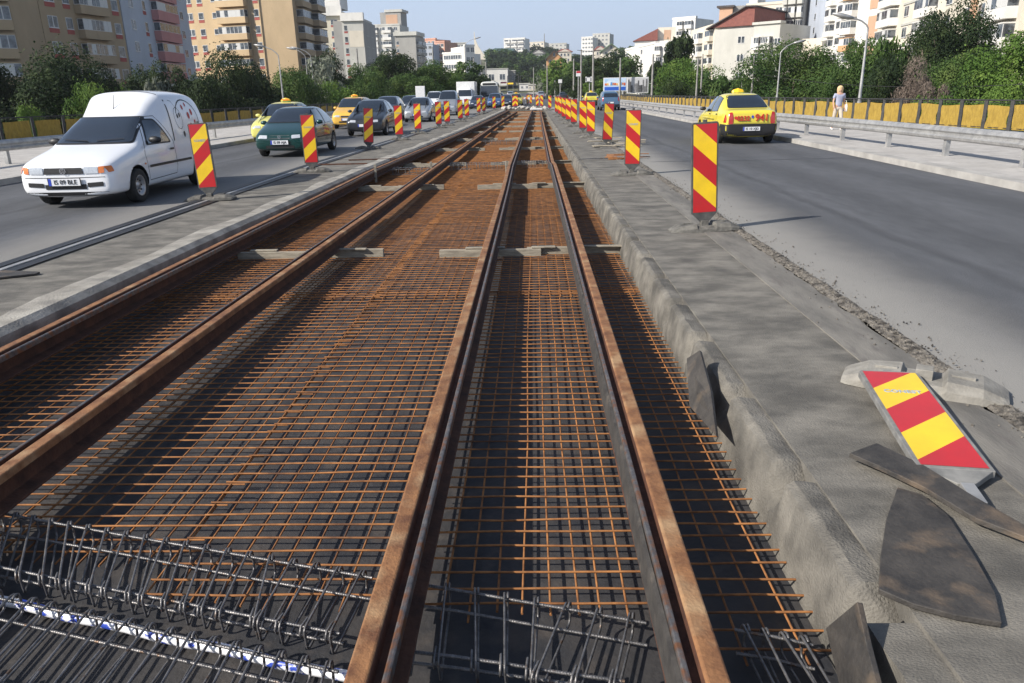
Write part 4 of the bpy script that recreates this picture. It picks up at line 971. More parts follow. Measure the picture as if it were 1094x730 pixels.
def build_sedan(pm, front_txt='', taxi=False, rear_txt='IS 11 XCL', name='sedan_car'):
    root = empty(name)
    st = [(0,.26,.50,.42,.62,.54,.62,.60,.52,.615),(.04,.21,.62,.42,.74,.60,.73,.66,.62,.675),(.16,.18,.72,.46,.82,.67,.80,.74,.70,.76),(.5,.18,.75,.5,.855,.78,.83,.86,.72,.89),(1.0,.18,.76,.52,.87,.88,.85,.96,.73,.99),(1.12,.18,.76,.52,.87,.90,.85,1.01,.70,1.035),(1.6,.18,.76,.52,.87,.93,.85,1.33,.61,1.38),(1.92,.18,.76,.52,.87,.95,.85,1.46,.575,1.505),(2.6,.18,.76,.52,.87,.97,.85,1.48,.57,1.53),(3.05,.18,.76,.52,.87,.98,.845,1.44,.575,1.49),(3.40,.18,.76,.52,.865,.99,.835,1.25,.60,1.29),(3.68,.18,.76,.52,.86,.99,.82,1.06,.68,1.085),(3.85,.19,.75,.52,.85,.98,.81,1.03,.70,1.05),(4.12,.21,.73,.52,.82,.94,.79,1.02,.69,1.04),(4.22,.25,.68,.5,.77,.86,.75,.97,.66,.985),(4.25,.30,.62,.48,.72,.80,.70,.90,.62,.91)]
    B = Body(st, root, pm, (.80, 3.42), .30)
    B.decal([(-.68,1.0),(.68,1.0),(.56,1.455),(-.56,1.455)], 'F', m_black, 'windscreen_seal', .004, .06, .05)
    B.decal([(-.65,1.02),(.65,1.02),(.54,1.43),(-.54,1.43)], 'F', m_glass, 'windscreen', .010, .06, .05)
    B.decal([(-.63,1.075),(.63,1.075),(.52,1.45),(-.52,1.45)], 'B', m_black, 'rear_window_seal', .004, .06, .06)
    B.decal([(-.60,1.09),(.60,1.09),(.50,1.43),(-.50,1.43)], 'B', m_glass, 'rear_window', .010, .06, .06)
    car_sides(B, [[(1.42,.94),(2.28,.96),(2.26,1.42),(1.88,1.41)], [(2.38,.965),(3.12,.985),(2.98,1.36),(2.36,1.425)]], [(2.12,.86),(3.05,.87)], [[(1.22,.36),(1.20,.82),(1.34,.93),(1.84,1.45),(2.3,1.46),(2.33,.92),(2.33,.36)], [(2.33,.36),(2.33,1.4)], [(3.12,.55),(3.25,.8),(3.16,.97),(3.02,1.38)]], (1.2, 3.05, .52))
    car_front(B, .585, .575, m_black, txt=front_txt, low=.42)
    for s in (1,-1):
        B.decal([(s*.71,.62),(s*.57,.62),(s*.56,.80),(s*.60,.965),(s*.69,.95)], 'B', m_taill, 'tail_light', .010, .04, .02)
        md = 'R' if s > 0 else 'L'
        B.decal([(4.04,.66),(4.2,.66),(4.19,.80),(4.10,.93)], md, m_taill, 'tail_light_side', .010, .05, .02)
    B.decal([(-.80,.26),(.80,.26),(.80,.60),(.54,.62),(-.54,.62),(-.80,.60)], 'B', m_black, 'rear_bumper', .012, .06, .04)
    for md in 'LR': B.decal([(3.74,.22),(4.245,.22),(4.245,.61),(3.74,.61)], md, m_black, 'rear_bumper_side', .010, .06, 0)
    B.line([(-.56,.99),(-.55,.64),(.55,.64),(.56,.99)], 'B', .010, m_black, 'boot_seam')
    B.decal([(-.25,.845),(.25,.845),(.25,.87),(-.25,.87)], 'B', m_black, 'boot_handle', .016, .1, .01) if not taxi else None
    plate(B, .47, 'B', rear_txt); mirror_of(B, .82, 1.5-B.L/2, 1.03, m_black if taxi else pm)
    if taxi:
        rd = mat('taxi lettering red', (.50,.03,.02), None, rough=.5)
        for tx, sz, x, z in (('0232', .20, .265, .775), ('941', .29, -.30, .79)):
            h = B.bvh.ray_cast(Vector((x, 9, z)), Vector((0,-1,0))); t = text_mesh(tx, sz, 'lettering', rd, root, depth=.012, bold=.003)
            t.location = (x, h[0].y+.02, z); t.rotation_euler = (R(90), 0, math.pi)
            sl = B.bvh.ray_cast(Vector((x, 9, z+.06)), Vector((0,-1,0)))[0].y-h[0].y; t.rotation_euler[0] = R(90)-math.atan2(-sl, .06)*1.0 if False else R(90)
        B.decal([(-.06,.82),(-.02,.88),(.03,.83),(-.015,.765)], 'B', m_blue, 'badge', .014, .05, .01)
        B.decal([(.55,.80),(.50,.86),(.44,.80),(.50,.74)], 'B', rd, 'phone_sign', .014, .05, .01)
        taxi_sign(root, (0, 2.35-B.L/2, 1.53))
        for md in 'LR':
            for k in range(9): B.decal([(1.4+k*.18,.70),(1.49+k*.18,.70),(1.49+k*.18,.74),(1.4+k*.18,.74)], md, m_black, 'checker', .006, .2, 0)
    return root
def taxi_sign(root, loc):
    m1 = mat('taxi sign yellow', (.8,.5,.02), None, rough=.4)
    b = MB(); secs = []
    for x, s in ((-.20,.35),(-.15,.7),(0,1.05),(.15,.7),(.20,.35)): secs.append([(x,-.09*s,0),(x,.09*s,0),(x,.05*s,.13*s),(x,-.05*s,.13*s)])
    b.loft(secs); b.box((0,0,-.01), (.34,.18,.02), mi=1)
    o = b.build('taxi_sign', [m1, mat('green sign print', (.03,.25,.12), None, rough=.5)], root, bevel=.01); o.location = loc
    b = MB(); b.box((0,-.10,.06), (.30,.01,.05)); b.build('sign_band', mat('sign orange', (.7,.2,.02), None, rough=.5), o)
def build_wagon(pm, txt='', high=0.0, name='estate_car', glassback=True):
    root = empty(name); h = high
    st = [(0,.28,.50,.44,.62,.58,.62,.64,.52,.66),(.04,.22,.62,.44,.75,.64,.74,.71,.64,.73),(.16,.2,.72,.48,.83,.72,.81,.80,.72,.82),(.5,.2,.75,.52,.86,.84+h*.3,.83,.93+h*.4,.74,.96+h*.4),(.95,.2,.76,.55,.87,.93+h*.4,.85,1.03+h*.5,.74,1.06+h*.5),(1.07,.2,.76,.55,.87,.95+h*.4,.85,1.09+h*.5,.71,1.12+h*.5),(1.6,.2,.76,.55,.87,.98+h*.4,.85,1.46+h*.9,.64,1.50+h*.9),(1.85,.2,.76,.55,.87,1.0+h*.4,.85,1.56+h,.62,1.61+h),(2.6,.2,.76,.55,.87,1.02+h*.4,.85,1.58+h,.62,1.63+h),(3.6,.2,.76,.55,.87,1.02+h*.4,.84,1.55+h,.61,1.60+h),(4.05,.22,.75,.55,.85,1.02+h*.4,.82,1.38+h*.9,.62,1.42+h*.9),(4.25,.25,.70,.52,.80,.95+h*.4,.76,1.12+h*.5,.64,1.14+h*.5),(4.32,.30,.64,.5,.74,.88,.70,1.0+h*.4,.6,1.02+h*.4)]
    B = Body(st, root, pm, (.82, 3.5), .31)
    zt = 1.55+h*.95; zb = 1.09+h*.5
    B.decal([(-.68,zb),(.68,zb),(.58,zt),(-.58,zt)], 'F', m_glass, 'windscreen', .010, .06, .05)
    B.decal([(-.62,1.10+h*.6),(.62,1.10+h*.6),(.54,1.42+h*.9),(-.54,1.42+h*.9)], 'B', m_glass, 'rear_window', .010, .06, .05)
    car_sides(B, [[(1.36,1.0+h*.45),(2.2,1.02+h*.45),(2.18,1.48+h),(1.78,1.47+h)], [(2.28,1.03+h*.45),(3.1,1.03+h*.45),(3.08,1.48+h),(2.26,1.48+h)], [(3.2,1.03+h*.45),(3.9,1.06+h*.45),(3.75,1.42+h),(3.18,1.47+h)]], [(2.0,.88+h*.3)], [[(1.2,.4),(1.2,.9),(1.76,1.5+h)], [(2.24,.4),(2.24,1.5+h)], [(3.14,.4),(3.14,1.5+h)]])
    car_front(B, .62, .60, m_black, txt=txt, low=.46)
    for s in (1,-1): B.decal([(s*.73,.78),(s*.62,.78),(s*.62,1.12+h*.5),(s*.68,1.12+h*.5)], 'B', m_taill, 'tail_light', .010, .05, .02)
    B.decal([(-.76,.30),(.76,.30),(.76,.52),(-.76,.52)], 'B', m_black, 'rear_bumper', .010, .08, .04)
    plate(B, .66, 'B', ''); mirror_of(B, .82, 1.48-B.L/2, 1.08+h*.5, pm)
    return root
def build_truck(pm, boxm):
    root = empty('box_truck')
    st = [(0,.4,.8,.7,.95,1.1,.95,1.3,.86,1.32),(.06,.35,.86,.7,1.0,1.2,.98,1.45,.9,1.5),(.5,.35,.88,.7,1.02,1.25,1.0,2.15,.82,2.25),(.75,.35,.88,.7,1.02,1.3,1.0,2.25,.8,2.35),(1.7,.35,.88,.7,1.02,1.3,1.0,2.25,.8,2.35),(1.75,.4,.86,.7,1.0,1.3,.98,2.2,.78,2.3)]
    st = [tuple(x) for x in st]
    B = Body(st, root, pm, (), .38)
    B.decal([(-.82,1.35),(.82,1.35),(.74,2.05),(-.74,2.05)], 'F', m_glass, 'windscreen', .012, .1, .05)
    for s in (1,-1): B.decal([(s*.6,.75),(s*.85,.75),(s*.85,.95),(s*.6,.95)], 'F', m_lamp, 'headlight', .012, .1, .03)
    for md in 'LR': B.decal([(.45,1.3),(1.3,1.3),(1.3,1.95),(.62,1.95)], md, m_glass, 'side_window', .012, .1, .05)
    plate(B, .55, 'F', '')
    b = MB(); b.box((0,1.0+2.0,1.85), (2.2,4.2,2.3)); b.build('cargo_box', boxm, root, bevel=.04)
    b = MB(); b.box((0,2.2,.55), (.8,5.4,.2)); b.build('chassis', m_black, root)
    for y in (-.1, 3.6):
        for s in (1,-1): wheel(root, s*.92, y, .38, .24, s)
    return root
def build_bus(pm):
    root = empty('city_bus')
    st = [(0,.32,1.0,.8,1.18,1.2,1.2,2.75,1.05,2.9),(.06,.30,1.1,.8,1.24,1.2,1.25,2.85,1.1,3.0),(.3,.3,1.1,.8,1.25,1.2,1.25,2.9,1.12,3.05),(11.7,.3,1.1,.8,1.25,1.2,1.25,2.9,1.12,3.05),(12,.32,1.05,.8,1.2,1.2,1.2,2.8,1.05,2.95)]
    B = Body(st, root, pm, (), .48)
    B.decal([(-1.08,1.2),(1.08,1.2),(1.02,2.5),(-1.02,2.5)], 'F', m_glass, 'windscreen', .012, .15, .12)
    B.decal([(-.8,2.58),(.8,2.58),(.8,2.82),(-.8,2.82)], 'F', m_black, 'destination_sign', .012, .2, .03)
    for md in 'LR':
        for k in range(8): B.decal([(.5+k*1.4,1.35),(1.8+k*1.4,1.35),(1.8+k*1.4,2.4),(.5+k*1.4,2.4)], md, m_glass, 'side_window', .012, .4, .06)
    for s in (1,-1): B.decal([(s*.75,.62),(s*1.05,.62),(s*1.05,.8),(s*.75,.8)], 'F', m_lamp, 'headlight', .012, .1, .03)
    for y in (-3.4, 3.0):
        for s in (1,-1): wheel(root, s*1.14, y, .48, .28, s)
    return root
P = paint
protos = {
 'van': build_van(P('white', (.80,.81,.83), rough=.3)),
 'hatch': build_hatch(P('dark green', (.004,.045,.04), .3, .2)),
 'taxi': build_sedan(P('taxi yellow', (.66,.56,.05)), taxi=True, rear_txt='IS 06 TAX' if False else 'IS 10 XJD', name='taxi_car'),
 'sedan': build_sedan(P('dark grey', (.03,.033,.04), .4), name='sedan_car'),
 'wagon': build_wagon(P('silver', (.42,.44,.46), .6)),
 'minivan': build_wagon(P('silver', (.42,.44,.46), .6), high=.32, name='minibus'),
 'truck': build_truck(P('white', (.8,.81,.83)), mat('white box panel', (.70,.70,.69), (.62,.62,.61), 3, .6)),
 'bus': build_bus(P('bus cream', (.62,.62,.58))),
}
bpy.context.view_layer.update(); index_kids(); used = {}
def put(kind, x, y, rz, label, cat, pm=None, group=None, z=0):
    root = protos[kind]
    if kind in used:
        o = copy_tree(root)
    else: o = root; used[kind] = 1
    o.location = (x, y, z); o.rotation_euler = (0, 0, rz); tag(o, label, cat, group)
    if pm is not None: SWAP.append((o, pm))
    return o
SWAP = []
def G2(px, py): v = G(px, py, 0); return v
put('van', -7.72, 12.3+2.09, .02, 'white high roofed delivery van with a beetle drawing on its side, on the left road', 'van')
LFL = 'traffic coming along the left road'
put('hatch', -7.42, 22.5+1.86, .0, 'dark green hatchback driving behind the white van', 'car', group=LFL)
put('taxi', 6.75, 24.2+2.12, math.pi-.0, 'bright yellow taxi seen from behind on the right road, red lettering on its boot', 'taxi')
vh = [
 ('sedan', -10.0, 31.5, 0, 'pale yellow taxi half hidden behind the dark green hatchback', 'taxi', P('pale yellow', (.66,.62,.16)), 1),
 ('wagon', -9.9, 43.5, 0, 'orange yellow taxi with a roof sign, left of the black car', 'taxi', P('orange yellow', (.72,.42,.06)), 1),
 ('sedan', -7.3, 35.7, 0, 'black saloon car driving between two striped delineators', 'car', None, 0),
 ('wagon', -10.0, 54.5, 0, 'dark blue estate car with pale roof behind the black saloon', 'car', P('navy', (.03,.04,.07), .4), 0),
 ('sedan', -7.35, 51.5, 0, 'silver saloon car in the middle of the left queue', 'car', P('silver', (.42,.44,.46), .6), 0),
 ('wagon', -10.2, 66, 0, 'dark car behind the silver saloon', 'car', P('dark grey', (.03,.033,.04), .4), 0),
 ('minivan', -6.9, 65, 0, 'silver minibus behind the silver saloon', 'van', None, 0),
 ('minivan', -9.8, 79, 0, 'white van behind the dark car in the left queue', 'van', P('white', (.8,.81,.83)), 0),
 ('truck', -8.0, 94, 0, 'white box truck in the left queue', 'truck', None, 0),
 ('hatch', -6.1, 88, 0, 'dark blue hatchback behind the box truck', 'car', P('navy', (.03,.04,.07), .4), 0),
 ('bus', -5.5, 105, .02, 'cream city bus at the end of the tracks', 'bus', None, 0),
 ('wagon', -4.4, 93, 0, 'blue estate car right of the bus', 'car', P('mid blue', (.06,.12,.25), .4), 0),
 ('hatch', -3.2, 98, 0, 'dark blue small car near the end of the tracks', 'car', P('navy', (.03,.04,.07), .4), 0),
 ('sedan', -2.1, 103, 0, 'distant yellow taxi at the far end of the tracks', 'taxi', P('taxi yellow', (.66,.56,.05)), 1),
 ('wagon', 1.9, 170, math.pi, 'distant silver car driving away beyond the works', 'car', P('silver', (.42,.44,.46), .6), 0),
 ('sedan', 5.3, 135, math.pi, 'black saloon driving away beside the far delineators', 'car', P('dark grey', (.03,.033,.04), .4), 0),
 ('sedan', 6.9, 93, math.pi, 'small yellow taxi driving away on the right road, ahead of the blue car', 'taxi', P('taxi yellow', (.66,.56,.05)), 1),
 ('wagon', 6.75, 70, math.pi, 'blue estate car driving away on the right road', 'car', P('light blue', (.10,.19,.30), .5), 0),
 ('truck', -9.0, 170, 0, 'tiny dark red truck on the far road', 'truck', P('dark red', (.22,.04,.03)), 0),
 ('wagon', -5.5, 200, math.pi, 'tiny silver car on the far road bend', 'car', P('silver', (.42,.44,.46), .6), 0),
 ('hatch', -13, 230, 0, 'tiny pale car far up the road', 'car', P('white', (.8,.81,.83)), 0),
 ('sedan', -9.5, 120, 0, 'distant dark car left behind the bus', 'car', P('dark grey', (.03,.033,.04), .4), 0),
 ('wagon', -5.5, 132, 0, 'distant white estate car in the queue beyond the bus', 'car', P('white', (.8,.81,.83)), 0),
 ('hatch', -8.5, 145, 0, 'distant blue small car in the queue beyond the bus', 'car', P('mid blue', (.06,.12,.25), .4), 0),
]
for (k, x, y, rz, lb, cat, pm, tx) in vh:
    o = put(k, x, y, rz, lb, cat, pm, LFL if rz == 0 else 'cars driving away on the right', z=zr(y))
    if tx:
        taxi_sign(o, (0, .2, 1.535 if k == 'sedan' else 1.64))
# repaint the copies through object linked slots
def repaint(o, pm, cat_paints):
    for c in [o]+list(o.children_recursive):
        if c.type == 'MESH' and c.name.split('.')[0] in ('body', 'wing_mirror', 'cargo_box'):
            if c.name.split('.')[0] == 'cargo_box': continue
            for sl in c.material_slots:
                if sl.material and sl.material.name.startswith('paint'): sl.link = 'OBJECT'; sl.material = pm
bpy.context.view_layer.update()
for o, pm in SWAP: repaint(o, pm, None)
# small white board standing behind the silver saloon
rt_ = empty('advertising_trailer', (-9.3, 60, 0)); p = at(449, 92, 60)
# ================================================================== THE WALKING WOMAN
m_skin = mat('skin', (.50,.30,.21), (.45,.26,.18), 8, .6)
m_shirt = mat('grey blue t shirt', (.36,.38,.48), (.30,.32,.42), 6, .85)
m_trous = mat('beige trousers', (.50,.44,.37), (.44,.38,.31), 6, .85)
m_hair = mat('blond hair', (.50,.36,.18), (.62,.46,.26), 30, .6)
m_bag = mat('white bag', (.7,.68,.63), (.6,.58,.53), 8, .6)
def skin_obj(name, verts, edges, radii, m, parent, root=0, sub=2, flat=None):
    me = bpy.data.meshes.new(name); me.from_pydata([Vector(v) for v in verts], edges, []); o = bpy.data.objects.new(name, me); COL.objects.link(o)
    o.modifiers.new('sk', 'SKIN'); s = o.modifiers.new('su', 'SUBSURF'); s.levels = sub; s.render_levels = sub
    for i, r in enumerate(radii):
        me.skin_vertices[0].data[i].radius = r if isinstance(r, tuple) else (r, r); me.skin_vertices[0].data[i].use_root = (i == root)
    bpy.context.view_layer.update(); dg = bpy.context.evaluated_depsgraph_get(); nm = bpy.data.meshes.new_from_object(o.evaluated_get(dg)); bpy.data.objects.remove(o)
    nm.materials.clear(); nm.materials.append(m)
    for p in nm.polygons: p.use_smooth = True
    return link(name, nm, parent)
def woman(loc, rz):
    root = empty('person', loc, rz); tag(root, 'blond woman in a grey blue t shirt and beige trousers walking with a white bag', 'person')
    # faces -Y locally; mid stride
    Vv = [(0,0,.94),(0,0,1.08),(0,-.01,1.25),(0,0,1.40),(0,-.01,1.47),(0,-.03,1.53),(0,-.035,1.62),  # 0-6 spine neck head
          (.09,0,.90),(.10,-.14,.50),(.10,-.20,.09),(.10,-.33,.03),      # 7-10 front leg
          (-.09,0,.90),(-.10,.08,.50),(-.10,.26,.14),(-.10,.15,.03),     # 11-14 rear leg
          (.17,0,1.38),(.23,.06,1.12),(.24,-.04,.90),(.24,-.06,.84),     # 15-18
          (-.17,0,1.38),(-.24,-.02,1.12),(-.26,-.14,.92),(-.26,-.17,.86)]
    E = [(0,1),(1,2),(2,3),(3,4),(4,5),(5,6),(0,7),(7,8),(8,9),(9,10),(0,11),(11,12),(12,13),(13,14),(3,15),(15,16),(16,17),(17,18),(3,19),(19,20),(20,21),(21,22)]
    rr = [(.14,.10),(.115,.09),(.14,.10),(.11,.08),(.05,.05),(.055,.06),(.085,.10),.085,.055,.035,.03,.085,.055,.035,.03,.055,.036,.024,.03,.055,.036,.024,.03]
    skin_obj('body', Vv, E, rr, m_skin, root)
    # clothes
    skin_obj('t_shirt', [(0,0,.86),(0,0,1.08),(0,-.01,1.26),(0,0,1.40),(.17,0,1.385),(.225,.03,1.22),(-.17,0,1.385),(-.235,-.005,1.22)], [(0,1),(1,2),(2,3),(3,4),(4,5),(3,6),(6,7)], [(.175,.125),(.14,.11),(.165,.125),(.12,.09),.07,.058,.07,.058], m_shirt, root)
    skin_obj('trousers', [(0,0,.96),(0,0,.90),(.09,0,.86),(.10,-.14,.50),(.10,-.19,.17),(-.09,0,.86),(-.10,.08,.50),(-.10,.235,.20)], [(0,1),(1,2),(2,3),(3,4),(1,5),(5,6),(6,7)], [(.15,.11),(.16,.12),.105,.075,.06,.105,.075,.06], m_trous, root)
    for (x, y, z, rx) in ((.10,-.27,.04,0),(-.10,.20,.06,.4)):
        b = MB(); secs = []
        for t, w_, h in ((-.12,.03,.05),(-.06,.04,.06),(.04,.045,.05),(.11,.03,.03)): secs.append([(w_*math.cos(a*math.pi/4), -t, h*.5*math.sin(a*math.pi/4)) for a in range(8)])
        b.loft(secs, smooth=True); o = b.build('shoe', m_white, root); o.location = (x, y, z); o.rotation_euler = (rx,0,0)
    ico = bmesh.new(); bmesh.ops.create_icosphere(ico, subdivisions=3, radius=1)
    for v in ico.verts:
        c = v.co
        if c.y < -.45 and c.z < .35: c.y *= .72
        c.x *= .12; c.y *= .135; c.z *= .135
        if c.z < 0 and c.y > -.05: c.z *= 1.9; c.x *= 1.0
    me = bpy.data.meshes.new('hair'); ico.to_mesh(me); ico.free()
    o = link('hair', me, root, m_hair); o.location = (0,.005,1.60)
    for p in me.polygons: p.use_smooth = True
    # hands with five fingers each
    for (hx, hy, hz, s) in ((.24,-.06,.84,1),(-.26,-.17,.86,-1)):
        for k in range(5):
            dy = (-.03+.016*k) if k < 4 else -.045; ln = (.07,.08,.075,.06,.045)[k]
            b = MB(); b.tube([(hx,hy+dy*.8,hz-.005),(hx+s*.004,hy+dy-.004,hz-.02-ln*.5),(hx-s*.008,hy+dy-.01-(0.015 if k==4 else 0),hz-.02-ln)], [.009,.008,.006], 6); b.build('finger', m_skin, root)
    bg_ = empty('handbag', loc, rz); tag(bg_, 'white handbag hanging from the arm of the walking woman', 'bag')
    b = MB(); secs = []
    for z, w_, d in ((-.30,.10,.15),(-.27,.13,.18),(-.12,.11,.16),(-.02,.07,.12)):
        secs.append([(.30+w_*.45*math.cos(a*math.pi/5), .02+d*math.sin(a*math.pi/5), 1.02+z) for a in range(10)])
    b.loft(secs, smooth=True); b.build('bag_body', m_bag, bg_)
    b = MB(); b.tube([(.30,-.08,.99),(.27,-.06,1.14),(.25,.02,1.16),(.27,.08,1.14),(.30,.10,.99)], .009, 6); b.build('strap', m_bag, bg_)
wm = G(893, 139, .12); woman((wm.x, wm.y, .12), .05)
for o in bpy.data.objects:
    if o.get('category') in ('person',) or o.name == 'handbag': o.scale = (.9,.9,.9)
# ================================================================== TREES
def leafmat(name, c1, c2, c3):
    m = mat(name, c1, c2, 1.3, .75, c3=c3, s3=2.0, t3=(.5,.7), contrast_detail=3, spec=.25)
    p = m.node_tree.nodes['Principled BSDF']; 
    n = m.node_tree.nodes; l = m.node_tree.links
    tr = n.new('ShaderNodeBsdfTranslucent'); mx = n.new('ShaderNodeMixShader'); mx.inputs[0].default_value = .28
    src = p.inputs['Base Color'].links[0].from_socket; l.new(src, tr.inputs[0]); out = n['Material Output']
    l.new(p.outputs[0], mx.inputs[1]); l.new(tr.outputs[0], mx.inputs[2]); l.new(mx.outputs[0], out.inputs[0]); return m
LF_ = {'dark': leafmat('dark foliage', (.012,.026,.009), (.032,.055,.016), (.055,.08,.024)),  # leaf colours darkened to imitate backlit shade on the left trees
      'mid': leafmat('mid green foliage', (.035,.075,.018), (.075,.13,.03), (.12,.17,.045)),
      'bright': leafmat('bright green foliage', (.06,.12,.02), (.12,.20,.035), (.17,.24,.05)),
      'grey': leafmat('silver grey foliage', (.13,.15,.11), (.24,.26,.20), (.32,.33,.27)),
      'dead': leafmat('dead brown grey twigs', (.13,.10,.08), (.22,.18,.15), (.28,.22,.17))}
m_bark = mat('bark', (.05,.04,.03), (.12,.10,.08), 6, .95)
TREE = {}
def crown_mesh(kind, seed, n, leaf, shape):
    rn = random.Random(seed); blobs = []
    nb = {'round': 34, 'tall': 30, 'cone': 30, 'bush': 26, 'wisp': 40}[shape]
    for i in range(nb):
        while True:
            x, y, z = rn.uniform(-1,1), rn.uniform(-1,1), rn.uniform(-1,1)
            if x*x+y*y+z*z < 1 and x*x+y*y+z*z > .12: break
        if shape == 'cone': k = (1-(z+1)/2)*1.0+.08; x *= k; y *= k; r = .12+.14*k*rn.random()+.05
        elif shape == 'tall': r = .18+.14*rn.random(); k = 1-.55*max(0, z)**2; x *= k; y *= k
        else: r = (.20+.20*rn.random())*(.75 if shape == 'wisp' else 1); 
        if shape in ('round','bush') and z < -.5: z *= .8
        blobs.append((x*.80, y*.80, z*.82, r))
    b = MB(); vs = []; fs = []
    for i in range(n):
        bx, by, bz, r = blobs[rn.randrange(nb)]
        d = Vector((rn.gauss(0,1), rn.gauss(0,1), rn.gauss(0,1)+.25)).normalized()
        rr = r*(.55+.55*rn.random()**.5)
        if rn.random() < .07: rr *= 1.35
        c = Vector((bx, by, bz))+d*rr*Vector((1,1,.85)).length/1.7
        nrm = (d+Vector((rn.gauss(0,.5), rn.gauss(0,.5), rn.gauss(0,.5)))).normalized()
        u = nrm.orthogonal().normalized(); a = rn.random()*6.28; v = nrm.cross(u); u, v = u*math.cos(a)+v*math.sin(a), v*math.cos(a)-u*math.sin(a)
        s = leaf*(.6+.8*rn.random()); s2 = s*(.55 if kind != 'dead' else .16)
        k = len(vs); vs += [c-u*s-v*s2*.2, c-v*s2, c+u*s, c+v*s2]; fs.append((k,k+1,k+2,k+3))
    b.add(vs, fs); return b.mesh('crown', LF_[kind], fix=False), blobs
def trunk_mesh(blobs, seed, h_tr):
    """in crown units: crown centre at 0, trunk foot at z=-1-h_tr"""
    rn = random.Random(seed); b = MB()
    b.tube([(0,0,-1-h_tr),(.03,0,-1),(.0,.03,-.4),(.02,0,.3)], [.075,.06,.045,.015], 8)
    for i, (x, y, z, r) in enumerate(blobs[:12]):
        z0 = min(z-.1, rn.uniform(-.8,-.1)); b.tube([(.02,0,z0),(x*.5,y*.5,(z0+z)/2),(x,y,z)], [.03,.018,.006], 5)
    return b.mesh('trunk', m_bark)
def proto_tree(kind, seed, shape, n, leaf, h_tr=.35):
    k = (kind, seed, shape, n)
    if k not in TREE:
        cm, bl = crown_mesh(kind, seed, n, leaf, shape); TREE[k] = (cm, trunk_mesh(bl, seed, h_tr))
    return TREE[k]
SHN = {'round': 'tree', 'tall': 'tree', 'cone': 'conifer', 'bush': 'bush', 'wisp': 'tree'}
def tree(px, pyt, Y, wpx, kind, shape, label, seed=0, n=None, group=None, x=None, zb=None, name=None, leaf=None):
    p = at(px, pyt, Y); z0 = terr(p.x, Y)-.1 if zb is None else zb
    H = p.z-z0; wd = wpx*Y/ (FPX*1.0)*1.15; H = H*1.03
    wpx_ = wpx
    if n is None: n = 42000 if wpx > 85 else (24000 if wpx > 45 else (5000 if wpx > 25 else 1800))
    if leaf is None: leaf = .020 if wpx > 85 else (.027 if wpx > 45 else (.06 if wpx > 25 else .10))
    cm, tm = proto_tree(kind, seed, shape, n, leaf)
    nm = name or {'round': 'broadleaf_tree', 'tall': 'poplar_tree', 'cone': 'conifer_tree', 'bush': 'bush', 'wisp': 'young_tree'}[shape]
    r = empty(nm, (p.x, Y, z0), random.random()*6); tag(r, label, SHN[shape], group)
    hz = H/2.35; s = (wd/2/1.0, wd/2/1.0, hz)
    if shape == 'bush': hz = H/2.1; s = (wd/2, wd/2, hz)
    c = link('crown', cm, r); c.scale = s; c.location = (0,0,H-hz*1.0)
    t = link('trunk', tm, r); t.scale = s; t.location = c.location
    return r
TL = 'trees beyond the left fence'; TR = 'trees beyond the right fence'; TH = 'trees on the far hillside'
def T(*a, **k): tree(*a, **k)
# left side, near to far
T(8, 46, 52, 150, 'dark', 'round', 'huge dark tree at the left edge of the picture, behind the fence', seed=1, group=TL)
T(-70, 40, 50, 120, 'dark', 'round', 'huge dark tree just outside the left edge', seed=2, group=TL)
T(60, 70, 56, 78, 'dark', 'round', 'dark tree between the huge dark tree and the van roof', seed=3, group=TL)
T(72, 73, 58, 34, 'grey', 'wisp', 'wispy grey green tree before the first tower', seed=4, group=TL)
T(52, 100, 50, 34, 'mid', 'cone', 'small pointed green tree left of the bright bushes', seed=5, group=TL)
T(98, 84, 50, 62, 'bright', 'bush', 'bright green bushes behind the van roof', seed=6, group=TL)
T(30, 116, 45, 46, 'bright', 'bush', 'low light green bush poking over the left fence', seed=7, group=TL)
T(128, 90, 55, 40, 'bright', 'bush', 'bright green bush just right of the one behind the van roof', seed=8, group=TL)
T(182, 66, 62, 52, 'dark', 'round', 'dark tree before the pink and grey tower', seed=1, group=TL)
T(165, 78, 60, 36, 'grey', 'wisp', 'greyish tree before the pink and grey tower', seed=9, group=TL)
T(240, 62, 64, 100, 'dark', 'round', 'broad dark tree before the beige tower', seed=2, group=TL)
T(210, 74, 60, 60, 'dark', 'round', 'lower dark tree left of the broad one before the beige tower', seed=3, group=TL)
T(284, 80, 68, 40, 'dark', 'tall', 'dark narrow tree right of the broad dark one', seed=10, group=TL)
T(318, 76, 78, 56, 'mid', 'round', 'green tree behind the left street lamp', seed=11, group=TL)
T(345, 62, 86, 44, 'grey', 'wisp', 'silvery tree behind the paired street lamps', seed=12, group=TL)
T(352, 84, 80, 56, 'bright', 'bush', 'light green bushes right of the paired lamps', seed=6, group=TL)
T(346, 58, 96, 50, 'dark', 'round', 'dark tree before the cream tower', seed=13, group=TL)
T(395, 76, 92, 50, 'mid', 'round', 'mid green tree below the grey blank tower wall', seed=14, group=TL)
T(418, 57, 105, 58, 'dark', 'round', 'tall dark green tree below the stepped grey block', seed=15, group=TL)
T(448, 62, 110, 56, 'mid', 'round', 'tall mid green tree right of the dark one below the grey block', seed=16, group=TL)
T(440, 80, 100, 54, 'mid', 'round', 'lower leafy tree above the silver saloon', seed=11, group=TL)
T(470, 78, 112, 48, 'bright', 'round', 'bright green tree below the pink tower', seed=17, group=TL)
T(498, 66, 130, 40, 'mid', 'wisp', 'loose grey green tree before the white offices', seed=12, group=TL)
T(500, 80, 120, 44, 'dark', 'round', 'dark tree above the box truck', seed=18, group=TL)
T(516, 82, 150, 22, 'dark', 'round', 'small dark tree above the bus', seed=3, group=TL)
